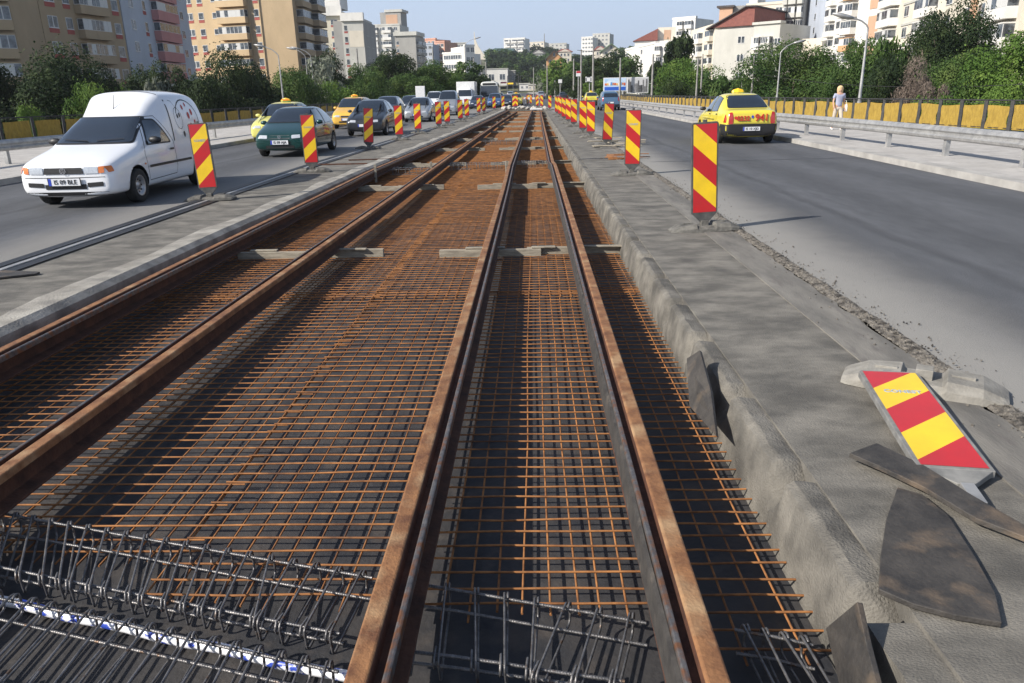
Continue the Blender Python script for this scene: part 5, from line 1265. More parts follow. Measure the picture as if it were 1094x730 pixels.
T(108, 74, 66, 62, 'dark', 'round', 'dark tree before the tan tower, above the van windscreen', seed=13, group=TL)
T(150, 74, 70, 56, 'dark', 'round', 'dark tree where the tan and the blue grey towers meet', seed=18, group=TL)
T(216, 68, 74, 60, 'dark', 'round', 'dark tree where the grey and the beige towers meet', seed=16, group=TL)
T(268, 72, 72, 56, 'dark', 'round', 'dark tree before the balconies of the beige tower', seed=27, group=TL)
T(372, 72, 100, 46, 'mid', 'round', 'green tree just left of the cream tower foot', seed=14, group=TL)
# right side
T(1038, 4, 60, 96, 'dark', 'round', 'very tall dark green tree at the right, before the white flats', seed=40, group=TR)
T(1012, 22, 64, 74, 'dark', 'round', 'dark tree just left of and behind the very tall dark one', seed=13, group=TR)
T(1090, 36, 50, 120, 'bright', 'round', 'large bright green tree at the right edge of the picture', seed=21, group=TR)
T(1040, 60, 50, 90, 'mid', 'round', 'mid green tree below the very tall dark one', seed=22, group=TR)
T(955, 28, 64, 44, 'mid', 'wisp', 'thin tree with blossom white gaps left of the very tall dark tree', seed=23, group=TR)
T(925, 44, 66, 60, 'mid', 'round', 'green tree behind the tall lamp and the walking woman', seed=24, group=TR)
T(950, 66, 60, 60, 'dark', 'round', 'dark lower tree right of the tall lamp', seed=25, group=TR)
T(993, 66, 48, 56, 'dead', 'bush', 'bare brown grey bush among the green trees at the right', seed=26, group=TR, leaf=.05, n=20000, name='bare_bush')
T(990, 98, 42, 60, 'bright', 'bush', 'light green bush in front of the bare brown bush', seed=6, group=TR)
T(1060, 92, 40, 90, 'bright', 'bush', 'light green bushes over the fence at the right edge', seed=8, group=TR)
T(853, 48, 72, 104, 'mid', 'round', 'big rounded green tree behind the yellow taxi', seed=27, group=TR)
T(888, 78, 64, 46, 'mid', 'round', 'lower green tree left of the walking woman', seed=28, group=TR)
T(778, 80, 84, 44, 'mid', 'wisp', 'grey green tree above the front of the yellow taxi', seed=29, group=TR)
T(808, 66, 88, 46, 'mid', 'round', 'green tree below the blank concrete gable', seed=14, group=TR)
T(722, 37, 110, 26, 'dark', 'tall', 'left of the two dark poplars before the white flats', seed=30, group=TR)
T(732, 36, 114, 22, 'dark', 'tall', 'right of the two dark poplars before the white flats', seed=31, group=TR)
T(702, 62, 118, 30, 'dark', 'cone', 'dark spreading conifer right of the billboards', seed=32, group=TR)
T(720, 68, 100, 44, 'mid', 'round', 'green tree between the billboards and the poplars', seed=33, group=TR)
T(738, 62, 96, 62, 'bright', 'round', 'light green tree below the poplars', seed=34, group=TR)
T(757, 72, 92, 40, 'mid', 'round', 'green tree right of the brown pole', seed=16, group=TR)
T(725, 84, 84, 50, 'dark', 'bush', 'dark green bush over the far fence by the billboards', seed=35, group=TR)
T(640, 86, 120, 30, 'bright', 'bush', 'bright green bush left of the blue billboard', seed=36, group=TR)
T(618, 66, 170, 34, 'mid', 'round', 'tree behind the small red and white sign', seed=28, group=TR)
T(600, 64, 190, 40, 'bright', 'wisp', 'light green tree left of the red and white sign', seed=37, group=TR)
T(604, 82, 150, 26, 'dark', 'bush', 'dark roadside bush behind the short poles', seed=35, group=TR)
T(618, 86, 130, 26, 'dark', 'bush', 'dark roadside bush by the small box on a pole', seed=38, group=TR)
T(581, 80, 200, 14, 'grey', 'bush', 'pale silvery bush beside the far road', seed=39, group=TR)
T(590, 88, 185, 18, 'mid', 'bush', 'green bush right of the pale silvery one', seed=36, group=TR)
T(640, 64, 160, 40, 'dark', 'round', 'dark tree behind the tallest pole', seed=25, group=TR)
T(668, 60, 170, 40, 'mid', 'round', 'green tree above the billboards', seed=22, group=TR)
T(655, 56, 230, 44, 'dark', 'round', 'dark tree below the green roofed house', seed=13, group=TR)
rn = random.Random(77)
hill = []
for row, (Y, yb, x0, x1, st) in enumerate(((640, 52, 528, 700, 15), (560, 55, 528, 690, 13), (480, 59, 530, 690, 14), (410, 65, 530, 680, 14), (340, 74, 560, 690, 14), (270, 80, 585, 690, 15))):
    x = x0
    while x < x1:
        top = yb+rn.uniform(-4, 3)
        if 580 < x < 604 and Y < 420: top = max(top, 71)
        if 600 < x < 662 and Y > 380: top = max(top, 59)
        hill.append((x+rn.uniform(-3,3), top, Y+rn.uniform(-15,15), rn.uniform(17,26), rn.choice(['dark','dark','mid']))); x += st
for i, (x, t, Y, w_, k) in enumerate(hill):
    T(x, t, Y, w_, k, 'round', 'dark green tree crowded on the distant hillside' if k == 'dark' else 'mid green tree crowded on the distant hillside', seed=[1,2,3,13,18][i%5], group=TH+(' dark' if k == 'dark' else ' green'), n=1800, leaf=.10)
# more trees hide the foot of the flats
for i, (px, t, Y, w_, k) in enumerate([(-20,90,70,60,'dark'),(140,88,75,60,'dark'),(258,84,90,60,'dark'),(300,90,95,50,'mid'),(372,88,120,50,'mid'),(478,88,160,40,'mid'),(900,70,90,60,'mid'),(980,60,80,70,'mid'),(1075,70,70,80,'mid'),(830,84,100,60,'mid'),(770,88,120,50,'mid'),(700,88,140,40,'mid'),(790,84,110,50,'dark')]):
    T(px, t, Y, w_, k, 'round', ['dark tree in the second row, leftmost of them','dark tree in the second row behind the van roof','dark tree in the second row before the beige tower','green tree in the second row beside the beige tower','green tree in the second row beside the cream tower','green tree in the second row under the white offices','green tree in the second row above the walking woman','green tree in the second row above the bare bush','green tree in the second row, rightmost of them','green tree in the second row behind the yellow taxi','green tree in the second row below the concrete gable','green tree in the second row behind the poplars','dark tree in the second row beside the concrete gable'][i], seed=[2,16,27,14][i%4], group='second row of trees')
# ================================================================== BUILDINGS
m_pane = mat('window glass', (.03,.036,.045), (.10,.115,.13), 1.2, .12, spec=.8, ramp=(.45,.55))
m_wframe = mat('white window frame', (.62,.62,.62), (.5,.5,.5), 4, .6)
m_redp = mat('red infill panel', (.36,.085,.07), (.30,.07,.06), 4, .85)
def wm_(name, c, v=.86): return mat('wall '+name, c, tuple(x*v for x in c), .35, .92, 0, .15, 6, c3=tuple(x*.75 for x in c), s3=3, t3=(.62,.85), stretch=(1,1,.5))
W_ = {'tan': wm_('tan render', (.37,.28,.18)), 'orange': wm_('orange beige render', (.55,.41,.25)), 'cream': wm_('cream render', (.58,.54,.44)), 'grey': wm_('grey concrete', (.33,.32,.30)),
     'bluegrey': wm_('blue grey render', (.42,.46,.53)), 'pink': wm_('pink render', (.48,.22,.21)), 'white': wm_('white render', (.72,.70,.66)), 'lgrey': wm_('light grey concrete', (.50,.49,.45)),
     'brick': wm_('orange brick infill', (.52,.33,.22)), 'salmon': wm_('salmon render', (.55,.30,.22)), 'stripe': wm_('pale stripe', (.66,.60,.50)), 'house': wm_('orange house render', (.62,.34,.17)), 'dorange': wm_('orange trim', (.52,.31,.16))}
m_roofr = mat('red brown roof sheet', (.17,.055,.045), (.23,.08,.06), 2, .8)
m_roofg = mat('green roof sheet', (.13,.20,.12), (.17,.25,.15), 2, .7)
m_roofd = mat('dark roof', (.05,.045,.045), (.09,.08,.08), 2, .8)
class Frame:
    """local frame of a facade: A->B along u, n outward (towards the camera side), z up"""
    def __init__(s, A, B_, z0):
        s.A = Vector((A[0], A[1], z0)); s.B = Vector((B_[0], B_[1], z0)); s.u = (s.B-s.A).normalized(); s.w = (s.B-s.A).length
        n = Vector((s.u.y, -s.u.x, 0)); s.n = n if n.dot(-s.A.xy.to_3d()) > 0 else -n
    def P(s, u, z, d=0): return s.A+s.u*u+s.n*d+Vector((0,0,z))
    def box(s, b, u0, u1, z0, z1, d0, d1, mi=0, O=Vector()):
        vs = [s.P(u, z, d)-O for u, z, d in ((u0,z0,d0),(u1,z0,d0),(u1,z0,d1),(u0,z0,d1),(u0,z1,d0),(u1,z1,d0),(u1,z1,d1),(u0,z1,d1))]
        b.add(vs, [(3,2,1,0),(4,5,6,7),(0,1,5,4),(1,2,6,5),(2,3,7,6),(3,0,4,7)], mi)
class Bld:
    def __init__(s, name, loc, label, cat='block of flats', group=None):
        s.root = empty(name, loc); s.O = Vector(loc); tag(s.root, label, cat, group); s.nw = 0
    def wall(s, F, u0, u1, z0, z1, d0, d1, m, name='wall'):
        b = MB(); F.box(b, u0, u1, z0, z1, d0, d1, 0, s.O); return b.build(name, m, s.root)
    def window(s, F, u, z, w, h, d=0, panes=2, under=None, uh=.55, name='window'):
        if s.nw >= 98: return
        s.nw += 1
        b = MB(); t = .07
        F.box(b, u, u+w, z, z+h, d-.05, d+.035, 1, s.O)
        pw = w/panes
        for k in range(panes):
            F.box(b, u+k*pw+t, u+(k+1)*pw-t, z+t, z+h-t, d+.02, d+.042, 0, s.O)
        if under: F.box(b, u-.03, u+w+.03, z-uh, z-.03, d-.04, d+.03, 2, s.O)
        F.box(b, u-.06, u+w+.06, z-.05, z, d-.02, d+.09, 1, s.O)
        b.build(name, [m_pane, m_wframe, under or m_redp], s.root)
    def balcony(s, F, u, z, w, hp, hg, d, m, glazed=True, panes=6, d0=0):
        if s.nw >= 98: return
        s.nw += 1
        b = MB(); F.box(b, u, u+w, z, z+hp, d0, d0+d, 0, s.O)
        if glazed:
            F.box(b, u+.06, u+w-.06, z+hp, z+hp+hg, d0, d0+d-.06, 2, s.O)
            pw = (w-.12)/panes; rn_ = random.Random(int(s.nw*31+u*7+z))
            for k in range(panes):
                F.box(b, u+.06+k*pw+.05, u+.06+(k+1)*pw-.05, z+hp+.07, z+hp+hg-.07, d0+d-.08, d0+d-.045, 1 if rn_.random() < .75 else 3, s.O)
            F.box(b, u+w-.07, u+w-.045, z+hp+.07, z+hp+hg-.07, d0+.1, d0+d-.12, 1, s.O); F.box(b, u+.045, u+.07, z+hp+.07, z+hp+hg-.07, d0+.1, d0+d-.12, 1, s.O)
        else:
            F.box(b, u+.1, u+w-.1, z+hp, z+hp+hg, d0, d0+.02, 1, s.O)
        F.box(b, u, u+w, z+hp+hg, z+hp+hg+.12, d0, d0+d, 0, s.O)
        b.build('balcony', [m, m_pane, m_wframe, mat('net curtain', (.55,.55,.54), None, rough=.9)], s.root)
    def parapet(s, F, u0, u1, z, d0, d1, m, h=.8):
        b = MB(); F.box(b, u0, u1, z, z+h, d0, d1, 0, s.O); b.build('parapet', m, s.root)
def FP(pa, Ya, pb, Yb, z0, py=60):
    A = at(pa, py, Ya); B_ = at(pb, py, Yb); return Frame((A.x, Ya), (B_.x, Yb), z0)
def top(px, py, Y, z0): return at(px, py, Y).z-z0
FH = 2.8
# --- B1: tan tower at the far left
z0 = -5.0
F = FP(52, 91, 137, 105, z0); b1_ = Bld('apartment_tower', F.P(0,0), 'tan apartment tower with red panels under its windows, at the left edge')
H = 25
b1_.wall(F, 0, F.w, 0, H, -12, 0, W_['tan']); w_ = F.w
offs = .9
for k in range(2, 8):
    z = k*FH+offs
    b1_.window(F, w_*.07, z, 1.5, 1.3, under=m_redp); b1_.window(F, w_*.27, z, 1.1, 1.3, under=m_redp, panes=1)
    b1_.balcony(F, w_*.40, z-.95, w_*.36, 1.0, 1.25, .9, W_['tan'], d0=0, panes=7)
    b1_.window(F, w_*.88, z, 1.2, 1.3, under=m_redp, panes=1)
F2 = FP(-60, 80, 22, 84.5, z0); b1_.wall(F2, 0, F2.w, 0, H, -14, 0, W_['tan']); 
for k in range(2, 8):
    z = k*FH+offs
    b1_.balcony(F2, F2.w-4.6, z-.95, 4.4, 1.0, 1.35, 1.0, W_['tan'], panes=6)
    b1_.window(F2, F2.w-7.5, z, 1.4, 1.3, under=m_redp)
    b1_.window(F2, F2.w-10.5, z, 1.4, 1.3, under=m_redp)
Fl = Frame(tuple(F2.P(F2.w, 0).xy), tuple(F.P(0, 0).xy), z0); b1_.wall(Fl, .02, Fl.w-.02, 0, H-.5, -3, -.05, W_['tan'])
# --- B2 grey and pink
F = FP(138, 106.5, 207, 131, z0); b2_ = Bld('apartment_tower', F.P(0,0), 'blue grey and pink apartment tower between the tan and the beige ones'); w_ = F.w
b2_.wall(F, 0, w_, 0, 26.5, -12, 0, W_['bluegrey'])
for k in range(1, 8):
    z = k*FH+1.9
    b2_.window(F, w_*.10, z, 1.4, 1.3); b2_.window(F, w_*.28, z, 1.0, 1.3, under=m_redp, panes=1)
    b2_.balcony(F, w_*.40, z-1.0, w_*.32, 1.35, 1.15, 1.0, W_['pink'], panes=5)
    b2_.window(F, w_*.85, z, 1.3, 1.2)
# --- B3 orange beige, facing the camera
F = FP(196, 151, 283, 147, z0); b3_ = Bld('apartment_tower', F.P(0,0), 'sunlit orange beige apartment tower with a blank gable and red window panels'); w_ = F.w
H = 31
b3_.wall(F, 0, w_, 0, H, -12, 0, W_['orange'])
for k in range(2, 10):
    z = k*FH+1.1
    b3_.window(F, w_*.10, z, 1.6, 1.2, under=m_redp); b3_.window(F, w_*.26, z, 1.1, 1.2, under=m_redp, panes=1)
    b3_.window(F, w_*.43, z+.1, 1.1, 1.0, d=-.02, panes=1, name='blind_window')
    b3_.balcony(F, w_*.52, z-1.0, w_*.34, 1.05, 1.2, 1.2, W_['orange'], panes=7)
    b3_.window(F, w_*.93, z, 1.0, 1.3, under=m_redp, panes=1)
F2 = FP(283, 147.2, 318, 147.2, z0); b3_.wall(F2, 0, F2.w, 0, H, -12, .0, W_['orange']); b3_.wall(F2, .4, F2.w-.05, 24.6, 27.2, 0, .06, W_['stripe'], 'pale_band')
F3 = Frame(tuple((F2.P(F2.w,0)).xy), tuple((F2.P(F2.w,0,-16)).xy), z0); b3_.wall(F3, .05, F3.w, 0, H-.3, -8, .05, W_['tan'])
for k in range(2, 10):
    z = k*FH+1.1; b3_.balcony(F3, F3.w*.12, z-1.0, F3.w*.36, 1.05, 1.25, 1.4, W_['tan'], panes=5); b3_.balcony(F3, F3.w*.58, z-1.0, F3.w*.36, 1.05, 1.25, 2.2, W_['tan'], panes=5)
# --- B4 cream with parapet
F = FP(327, 215, 368, 215, -3); b4_ = Bld('apartment_tower', F.P(0,0), 'cream apartment tower with a set back top and red panels, before the grey gable'); w_ = F.w
H = top(350, 12, 215, -3); b4_.wall(F, 0, w_, 0, H, -12, 0, W_['cream'])
b4_.parapet(F, -.3, w_+.3, H-1.2, 0, .8, W_['white'], 2.4)
b4_.wall(F, 0, w_*.95, H+1.0, H+8, -11, -2, W_['white'], 'set_back_storey')
n_ = int((H-2)/FH)
for k in range(n_):
    z = H-1.2-2.2-k*FH
    b4_.balcony(F, w_*.02, z-.9, w_*.24, 1.0, 1.2, 1.2, W_['cream'], panes=4)
    b4_.window(F, w_*.40, z, 1.6, 1.3, under=m_redp); b4_.window(F, w_*.72, z, 1.8, 1.3, under=m_redp)
F2 = FP(368, 213, 390.5, 213, -3); H2 = top(380, 21, 216, -3)
b4_.wall(F2, 0, F2.w, 0, H2, -12, 0, W_['lgrey']); b4_.parapet(F2, -.2, F2.w+.2, H2-.6, -1, .5, W_['white'], 2)
for k in range(n_): b4_.window(F2, .5, H2-3.0-k*FH, .9, 1.4, under=m_redp, panes=1)
b4_.wall(F2, 1.8, F2.w-.1, H2-7, H2-3.0, 0, .05, W_['stripe'], 'pale_band')
F3 = Frame(tuple((F2.P(F2.w,0)).xy), tuple((F2.P(F2.w,0,-16)).xy), -3); b4_.wall(F3, .06, F3.w-.05, 0, H2-.5, -8, .06, W_['grey'])
for k in range(n_-1): b4_.window(F3, F3.w*.2, H2-4-k*FH, 3, 1.3); b4_.window(F3, F3.w*.6, H2-4-k*FH, 3, 1.3)
# --- generic blocks
def block(name, pa, Ya, pb, Yb, ptop, z0, wallm, label, cols, fl=None, depth=12, side=None, cat='block of flats', wh=1.3, ww=1.6, under=None, panes=2, sill_from=2.0, bal=None, ptopx=None, roof=None, group=None, hscale=1.0, stopz=2):
    F = FP(pa, Ya, pb, Yb, z0); b_ = Bld(name, F.P(0,0), label, cat, group); Hh_ = top(ptopx or pa, ptop, Ya, z0)
    b_.wall(F, 0, F.w, 0, Hh_, -depth, 0, wallm); fh = fl or FH
    b_.parapet(F, -.15, F.w+.15, Hh_, -1.0, .15, wallm, .6)
    n_ = int((Hh_-stopz)/fh)
    for k in range(n_):
        z = Hh_-sill_from-k*fh
        for c in cols:
            if isinstance(c, tuple):
                b_.balcony(F, F.w*c[0], z-.9*hscale, F.w*(c[1]-c[0]), 1.0*hscale, 1.2*hscale, 1.1, bal or wallm, panes=max(2, int(F.w*(c[1]-c[0])/1.0)))
            else: b_.window(F, F.w*c, z, ww, wh, under=under, panes=panes)
    return b_, F, Hh_
b_, F, H_ = block('apartment_block', 399, 342, 429, 340, 28, -2, W_['lgrey'], 'stepped grey white block with a brick wall on its upper storey, behind the left trees', [(.02,.22), .3, (.4,.7), .78], bal=W_['white'])
b_.wall(F, F.w*.25, F.w*.98, H_, H_+5.4, -11, -3, W_['grey'], 'upper_storey'); b_.wall(F, F.w*.45, F.w*.86, H_+.6, H_+4.4, -3, -2.95, W_['brick'], 'brick_wall'); b_.wall(F, F.w*.42, F.w*1.04, H_+5.4, H_+6.4, -11.4, -2.6, W_['lgrey'], 'roof_slab')
b_, F, H_ = block('apartment_block', 423, 311, 445, 310, 38, -2, W_['grey'], 'grey concrete block with a wide flat cornice, left of the pink tower', [.06], under=W_['brick'], panes=1, ww=1.1, sill_from=3.4)
b_.parapet(F, -.4, F.w+.6, H_-.2, -12, .6, W_['lgrey'], 1.4)
F3 = Frame(tuple(F.P(F.w,0).xy), tuple((F.P(F.w,0,-14)).xy), -2); b_.wall(F3, .1, F3.w-.1, 0, H_-.5, -5, .06, W_['grey'])
for k in range(6): b_.balcony(F3, 1, H_-4.4-k*FH, 5, 1, 1.2, 1.0, W_['grey'], panes=4); b_.balcony(F3, 7, H_-4.4-k*FH, 5, 1, 1.2, 1.0, W_['grey'], panes=4)
block('apartment_block', 447, 366, 463, 364, 48, -1, W_['bluegrey'], 'small blue grey block between the grey concrete block and the salmon tower', [.1,.4,.7], group=None)
block('apartment_block', 452, 380, 466, 376, 43, 0, W_['salmon'], 'salmon pink tower behind the left trees, its taller left half', [.1,.4,.7])
block('apartment_block', 466, 372, 475.5, 370, 45.5, 0, W_['salmon'], 'salmon pink tower behind the left trees, its lighter right half', [.15,.55], under=W_['stripe'])
block('office_building', 473, 300, 497, 296, 58, 0, W_['white'], 'low white office building with dark ribbon windows, left of the lamp arm', [.04,.36,.68], fl=3.3, ww=3.0, wh=1.5, panes=3, cat='office building')
block('office_building', 497, 294, 507, 296, 49.5, 0, W_['white'], 'taller narrow white wing of the office building', [.12,.6], fl=3.3, ww=1.4, wh=1.6, cat='office building')
block('apartment_block', 482, 420, 498, 420, 47, 2, W_['lgrey'], 'pale grey block peeping above the white offices', [.1,.4,.7])
# church
p = at(512, 58, 600); r = Bld('church', (p.x, 600, 8), 'pale modern church with a tall curved spire and a low dark green nave', 'church')
bz = p.z-8; tz = at(510.5, 34, 600).z-8
b = MB(); secs = []
for k in range(9):
    t = k/8; w0 = 8.5*(1-t)**2.2+.35; secs.append([(-3.2-.3*t, -3*(1-t)-.3, bz-4+(tz-bz+4)*t), (-3.2-.3*t+w0*1.25, -3*(1-t)-.3, bz-4+(tz-bz+4)*t), (-3.2-.3*t+w0*1.25, 3*(1-t)+.3, bz-4+(tz-bz+4)*t), (-3.2-.3*t, 3*(1-t)+.3, bz-4+(tz-bz+4)*t)])
b.loft(secs); b.build('spire', W_['stripe'], r.root)
b = MB(); secs = []
hz_ = at(530, 51.5, 600).z-8
for x, k in ((5, .9), (12, 1.0), (26, .98), (31, .8)):
    secs.append([(x,-9,bz-14),(x,-9,hz_*k-3),(x,0,hz_*k),(x,9,hz_*k-3),(x,9,bz-14)])
b.loft(secs); b.build('nave', mat('dark green church roof', (.05,.09,.09), (.07,.12,.12), 1, .6), r.root)
b = MB(); b.box((-8,0,bz-8), (14,10,10)); b.build('wall', W_['cream'], r.root); b = MB(); b.add([(-15,-5,bz-3),(-1,-5,bz-3),(-1,5,bz-3),(-15,5,bz-3),(-8,-5,bz),(-8,5,bz)], [(0,1,4),(3,5,2),(0,4,5,3),(1,2,5,4),(3,2,1,0)]); b.build('roof', mat('orange tile roof', (.4,.15,.07), (.3,.11,.06), 2, .8), r.root)
block('apartment_block', 538.5, 620, 561, 615, 42, 14, W_['white'], 'white balconied block on the hill, right of the church', [(.05,.3),(.36,.62),(.68,.95)], fl=3.2, bal=W_['white'])
block('apartment_block', 563, 700, 582, 695, 46, 18, W_['stripe'], 'pale grey block on the hill under the mast', [.1,.35,.6,.82], fl=3.0)
block('apartment_block', 583, 720, 605, 715, 47.5, 18, W_['lgrey'], 'low pale block on the hill right of the mast', [.1,.3,.5,.7,.9], fl=3.0)
pole(581.5, 36, 690, 'thin radio mast on the hill', .5, name='radio_mast')
block('apartment_block', 621, 640, 633, 636, 40.5, 16, W_['white'], 'pale block on the hilltop, its lower left half', [.1,.35,.62,.84], fl=3.0)
block('apartment_block', 633, 650, 651, 645, 37, 16, W_['lgrey'], 'pale block on the hilltop, its taller right half', [.1,.32,.54,.76], fl=3.0)
def house(px, pyt, pyb, Y, wpx, wallm, roofm, label, gable=True, dp=10):
    A = at(px-wpx/2, pyb, Y); wd = wpx*Y/FPX; zt = at(px, pyt, Y).z; z0_ = min(A.z, terr(A.x, Y)+2)-1; r = Bld('house', (A.x, Y, z0_), label, 'house')
    ze = A.z+(zt-A.z)*.48-z0_; zt -= z0_
    b = MB(); b.box((wd/2, dp/2, ze/2), (wd*.86, dp, ze)); b.add([(wd*.07,.0,ze),(wd*.93,.0,ze),(wd/2,.0,zt-.4)], [(0,1,2)]); b.add([(wd*.07,.3,ze),(wd*.93,.3,ze),(wd/2,.3,zt-.4)], [(0,1,2)]); b.build('wall', wallm, r.root)
    b = MB()
    if gable:
        t = .35
        for sx in (0, 1):
            e = -wd*.02 if sx == 0 else wd*1.02
            P1, P2 = Vector((e,-1.0,ze-.5)), Vector((wd/2,-1.0,zt)); vs = [P1, P2, P2+Vector((0,dp+1.5,0)), P1+Vector((0,dp+1.5,0))]; vs += [v+Vector((0,0,-t)) for v in vs]
            b.add(vs, [(0,1,2,3),(7,6,5,4),(0,4,5,1),(1,5,6,2),(2,6,7,3),(3,7,4,0)])
    else:
        b.add([(-.4,-.4,ze),(wd+.4,-.4,ze),(wd+.4,dp+.4,ze),(-.4,dp+.4,ze),(wd*.3,dp/2,zt),(wd*.7,dp/2,zt)], [(3,2,1,0),(0,1,5,4),(1,2,5),(2,3,4,5),(3,0,4)])
    b.build('roof', roofm, r.root)
    F = Frame((A.x, Y-.05), (A.x+wd, Y-.05), z0_)
    for k in range(3):
        for c in (.2,.42,.66):
            zz = ze-2.3-k*2.9
            if zz > .5: r.window(F, wd*c, zz, wd*.12, 1.4, panes=1)
    if gable: r.window(F, wd*.44, ze+.4, wd*.12, 1.5, panes=1)
    return r
hs = house(591.5, 53.5, 69, 330, 17, W_['house'], m_roofd, 'orange house with a steep dark gable roof among the hillside trees')
b = MB(); b.box((3.4,-.6,hs.root.location.z*0+3.0), (4.5,1.2,.5)); b.build('balcony', W_['white'], hs.root)
house(603, 52, 59, 480, 15, W_['stripe'], m_roofr, 'house with a bright red roof on the hill, right of the orange house', gable=False)
house(641, 49, 58, 420, 12, W_['stripe'], m_roofr, 'small red roofed house left of the green roof', gable=False)
house(652, 46.5, 60, 400, 20, W_['stripe'], m_roofg, 'house with a large green roof on the hill', gable=True)
house(575, 53, 62, 520, 14, W_['lgrey'], m_roofd, 'small house with a dark roof between hillside trees', gable=False)
# right hand flats
b_, F, H_ = block('apartment_block', 668, 262, 700, 225, 54, -3, W_['white'], 'white stepped block with a brown roof, left end of the right row', [.04,.55], bal=W_['white'], ww=2.2, ptopx=690)
F3 = FP(699, 224, 713, 222, -3); b_.wall(F3, 0, F3.w, 0, H_, -10, 0, W_['white'])
for k in range(7):
    b_.balcony(F3, .3, H_-3.0-k*FH, F3.w*.45, 1, 1.2, 1.0, W_['white'], panes=3); b_.window(F3, F3.w*.7, H_-2.2-k*FH, .9, 1.2)
Fb = FP(677, 240, 722, 238, -3); h2 = top(690, 43, 240, -3); b_.wall(Fb, 0, Fb.w, 0, h2, -12, -6, W_['white'], 'upper_storey')
b_.wall(Fb, Fb.w*.55, Fb.w*.98, h2, h2+3.8, -12, -7, W_['stripe'], 'upper_storey'); b_.wall(Fb, Fb.w*.7, Fb.w*.86, h2+.4, h2+3.0, -7, -6.9, W_['brick'], 'brick_wall')
for k in range(5): b_.window(Fb, Fb.w*.2, h2-2.2-k*FH, 1.4, 1.2, d=-6); b_.window(Fb, Fb.w*.62, h2-2.2-k*FH, 1.4, 1.2, d=-6)
b = MB(); O_ = b_.O
vs = [Fb.P(Fb.w*u, z, d)-O_ for (u, z, d) in ((-.05,h2+.1,-5.5),(.55,h2+.1,-5.5),(.55,h2+.1,-12),(-.05,h2+.1,-12),(.55,h2+3.4,-5.5),(.55,h2+3.4,-12))]
b.add(vs, [(0,1,4),(3,5,2),(0,4,5,3),(1,2,5,4),(3,2,1,0)]); b.build('roof', m_roofr, b_.root)
b_, F, H_ = block('apartment_tower', 717, 255, 741, 250, 21.5, -3, W_['white'], 'white tower with a glazed green corner, behind the poplars', [(.25,.5),(.6,.9)], bal=W_['white'])
b_.wall(F, -.2, F.w*.13, H_-12, H_-2.5, .02, .3, mat('green glazing', (.10,.22,.20), None, rough=.1), 'corner_glazing')
# big gable block
z0 = -4
F = FP(737, 196, 762, 176, z0); b_ = Bld('apartment_block', F.P(0,0), 'cream block with a red brown roof and blank concrete gable, behind the taxi roof'); H_ = top(762, 25, 176, z0)
b_.wall(F, 0, F.w, 0, H_, -14, 0, W_['stripe'])
for k in range(9):
    z = H_-2.6-k*FH
    b_.window(F, F.w*.08, z, 1.6, 1.3); b_.balcony(F, F.w*.3, z-.9, F.w*.24, 1, 1.2, 1.1, W_['white'], panes=4); b_.window(F, F.w*.62, z, 1.4, 1.3); b_.balcony(F, F.w*.76, z-.9, F.w*.2, 1, 1.2, .9, W_['stripe'], panes=3)
F2 = FP(762, 176, 803, 171, z0); H2 = top(780, 31, 174, z0); b_.wall(F2, 0, F2.w, 0, H2, -12, .02, W_['lgrey'], 'gable_wall')
b_.wall(F2, 0, F2.w, H2, H_, -12, -1, W_['white'], 'upper_storey')
for k in range(5):
    b_.window(F2, F2.w*.62, H2-3.0-k*3.6, 1.5, 1.4, d=.02)
b = MB(); O_ = b_.O; w2 = F2.w
prof = [(-1.2,H_-.9),(w2,H_-.9),(w2,H_+2.6),(w2*.80,H_+2.7)]
A_ = [F2.P(u, z, .12)-O_ for u, z in prof]; B2_ = [F2.P(u, z, -20)-O_ for u, z in prof]
b.add(A_+B2_, [(0,1,2,3),(7,6,5,4),(0,4,5,1),(1,5,6,2),(2,6,7,3),(3,7,4,0)]); b.build('attic_cladding', m_roofr, b_.root)
b = MB(); prof = [(-1.8,H_-1.0),(w2*.80,H_+2.95),(w2+.5,H_+2.85),(w2+.5,H_+2.62),(w2*.80,H_+2.72),(-1.8,H_-1.25)]
A_ = [F2.P(u, z, .7)-O_ for u, z in prof]; B2_ = [F2.P(u, z, -21)-O_ for u, z in prof]
b.add(A_+B2_, [tuple(range(6)), tuple(range(6,12))[::-1]]+[(k,(k+1)%6,(k+1)%6+6,k+6) for k in range(6)]); b.build('roof', m_roofd, b_.root)
F4 = FP(765, 186, 790, 184, z0); h4 = top(775, 8, 186, z0)
b_.wall(F4, F4.w*.0, F4.w*.55, H_-1, h4, -6, -1, W_['brick'], 'roof_house'); b_.wall(F4, -.6, F4.w*.62, h4, h4+.4, -6.5, -.5, m_roofd, 'roof_slab')
b_.wall(F4, F4.w*.5, F4.w*1.1, H_-1, h4+.3, -6, -2, W_['grey'], 'roof_house')
# glazed bays right of the gable
F = FP(803, 170, 831, 166, z0); b_ = Bld('apartment_block', F.P(0,0), 'white grey block with angular glazed bays, right of the blank concrete gable'); H_ = top(815, 26, 168, z0)
b_.wall(F, 0, F.w, 0, H_, -14, 0, W_['lgrey']); b_.parapet(F, -.2, F.w+.2, H_, -2, .4, W_['lgrey'], .5)
for k in range(7):
    z = H_-4.0-k*3.1
    b_.balcony(F, F.w*.05, z-.9, F.w*.28, 1.2, 1.2, 1.3, W_['white'], panes=3); b_.balcony(F, F.w*.40, z-.9, F.w*.34, 1.2, 1.2, 1.3, W_['lgrey'], panes=5); b_.window(F, F.w*.82, z, 1.4, 1.2)
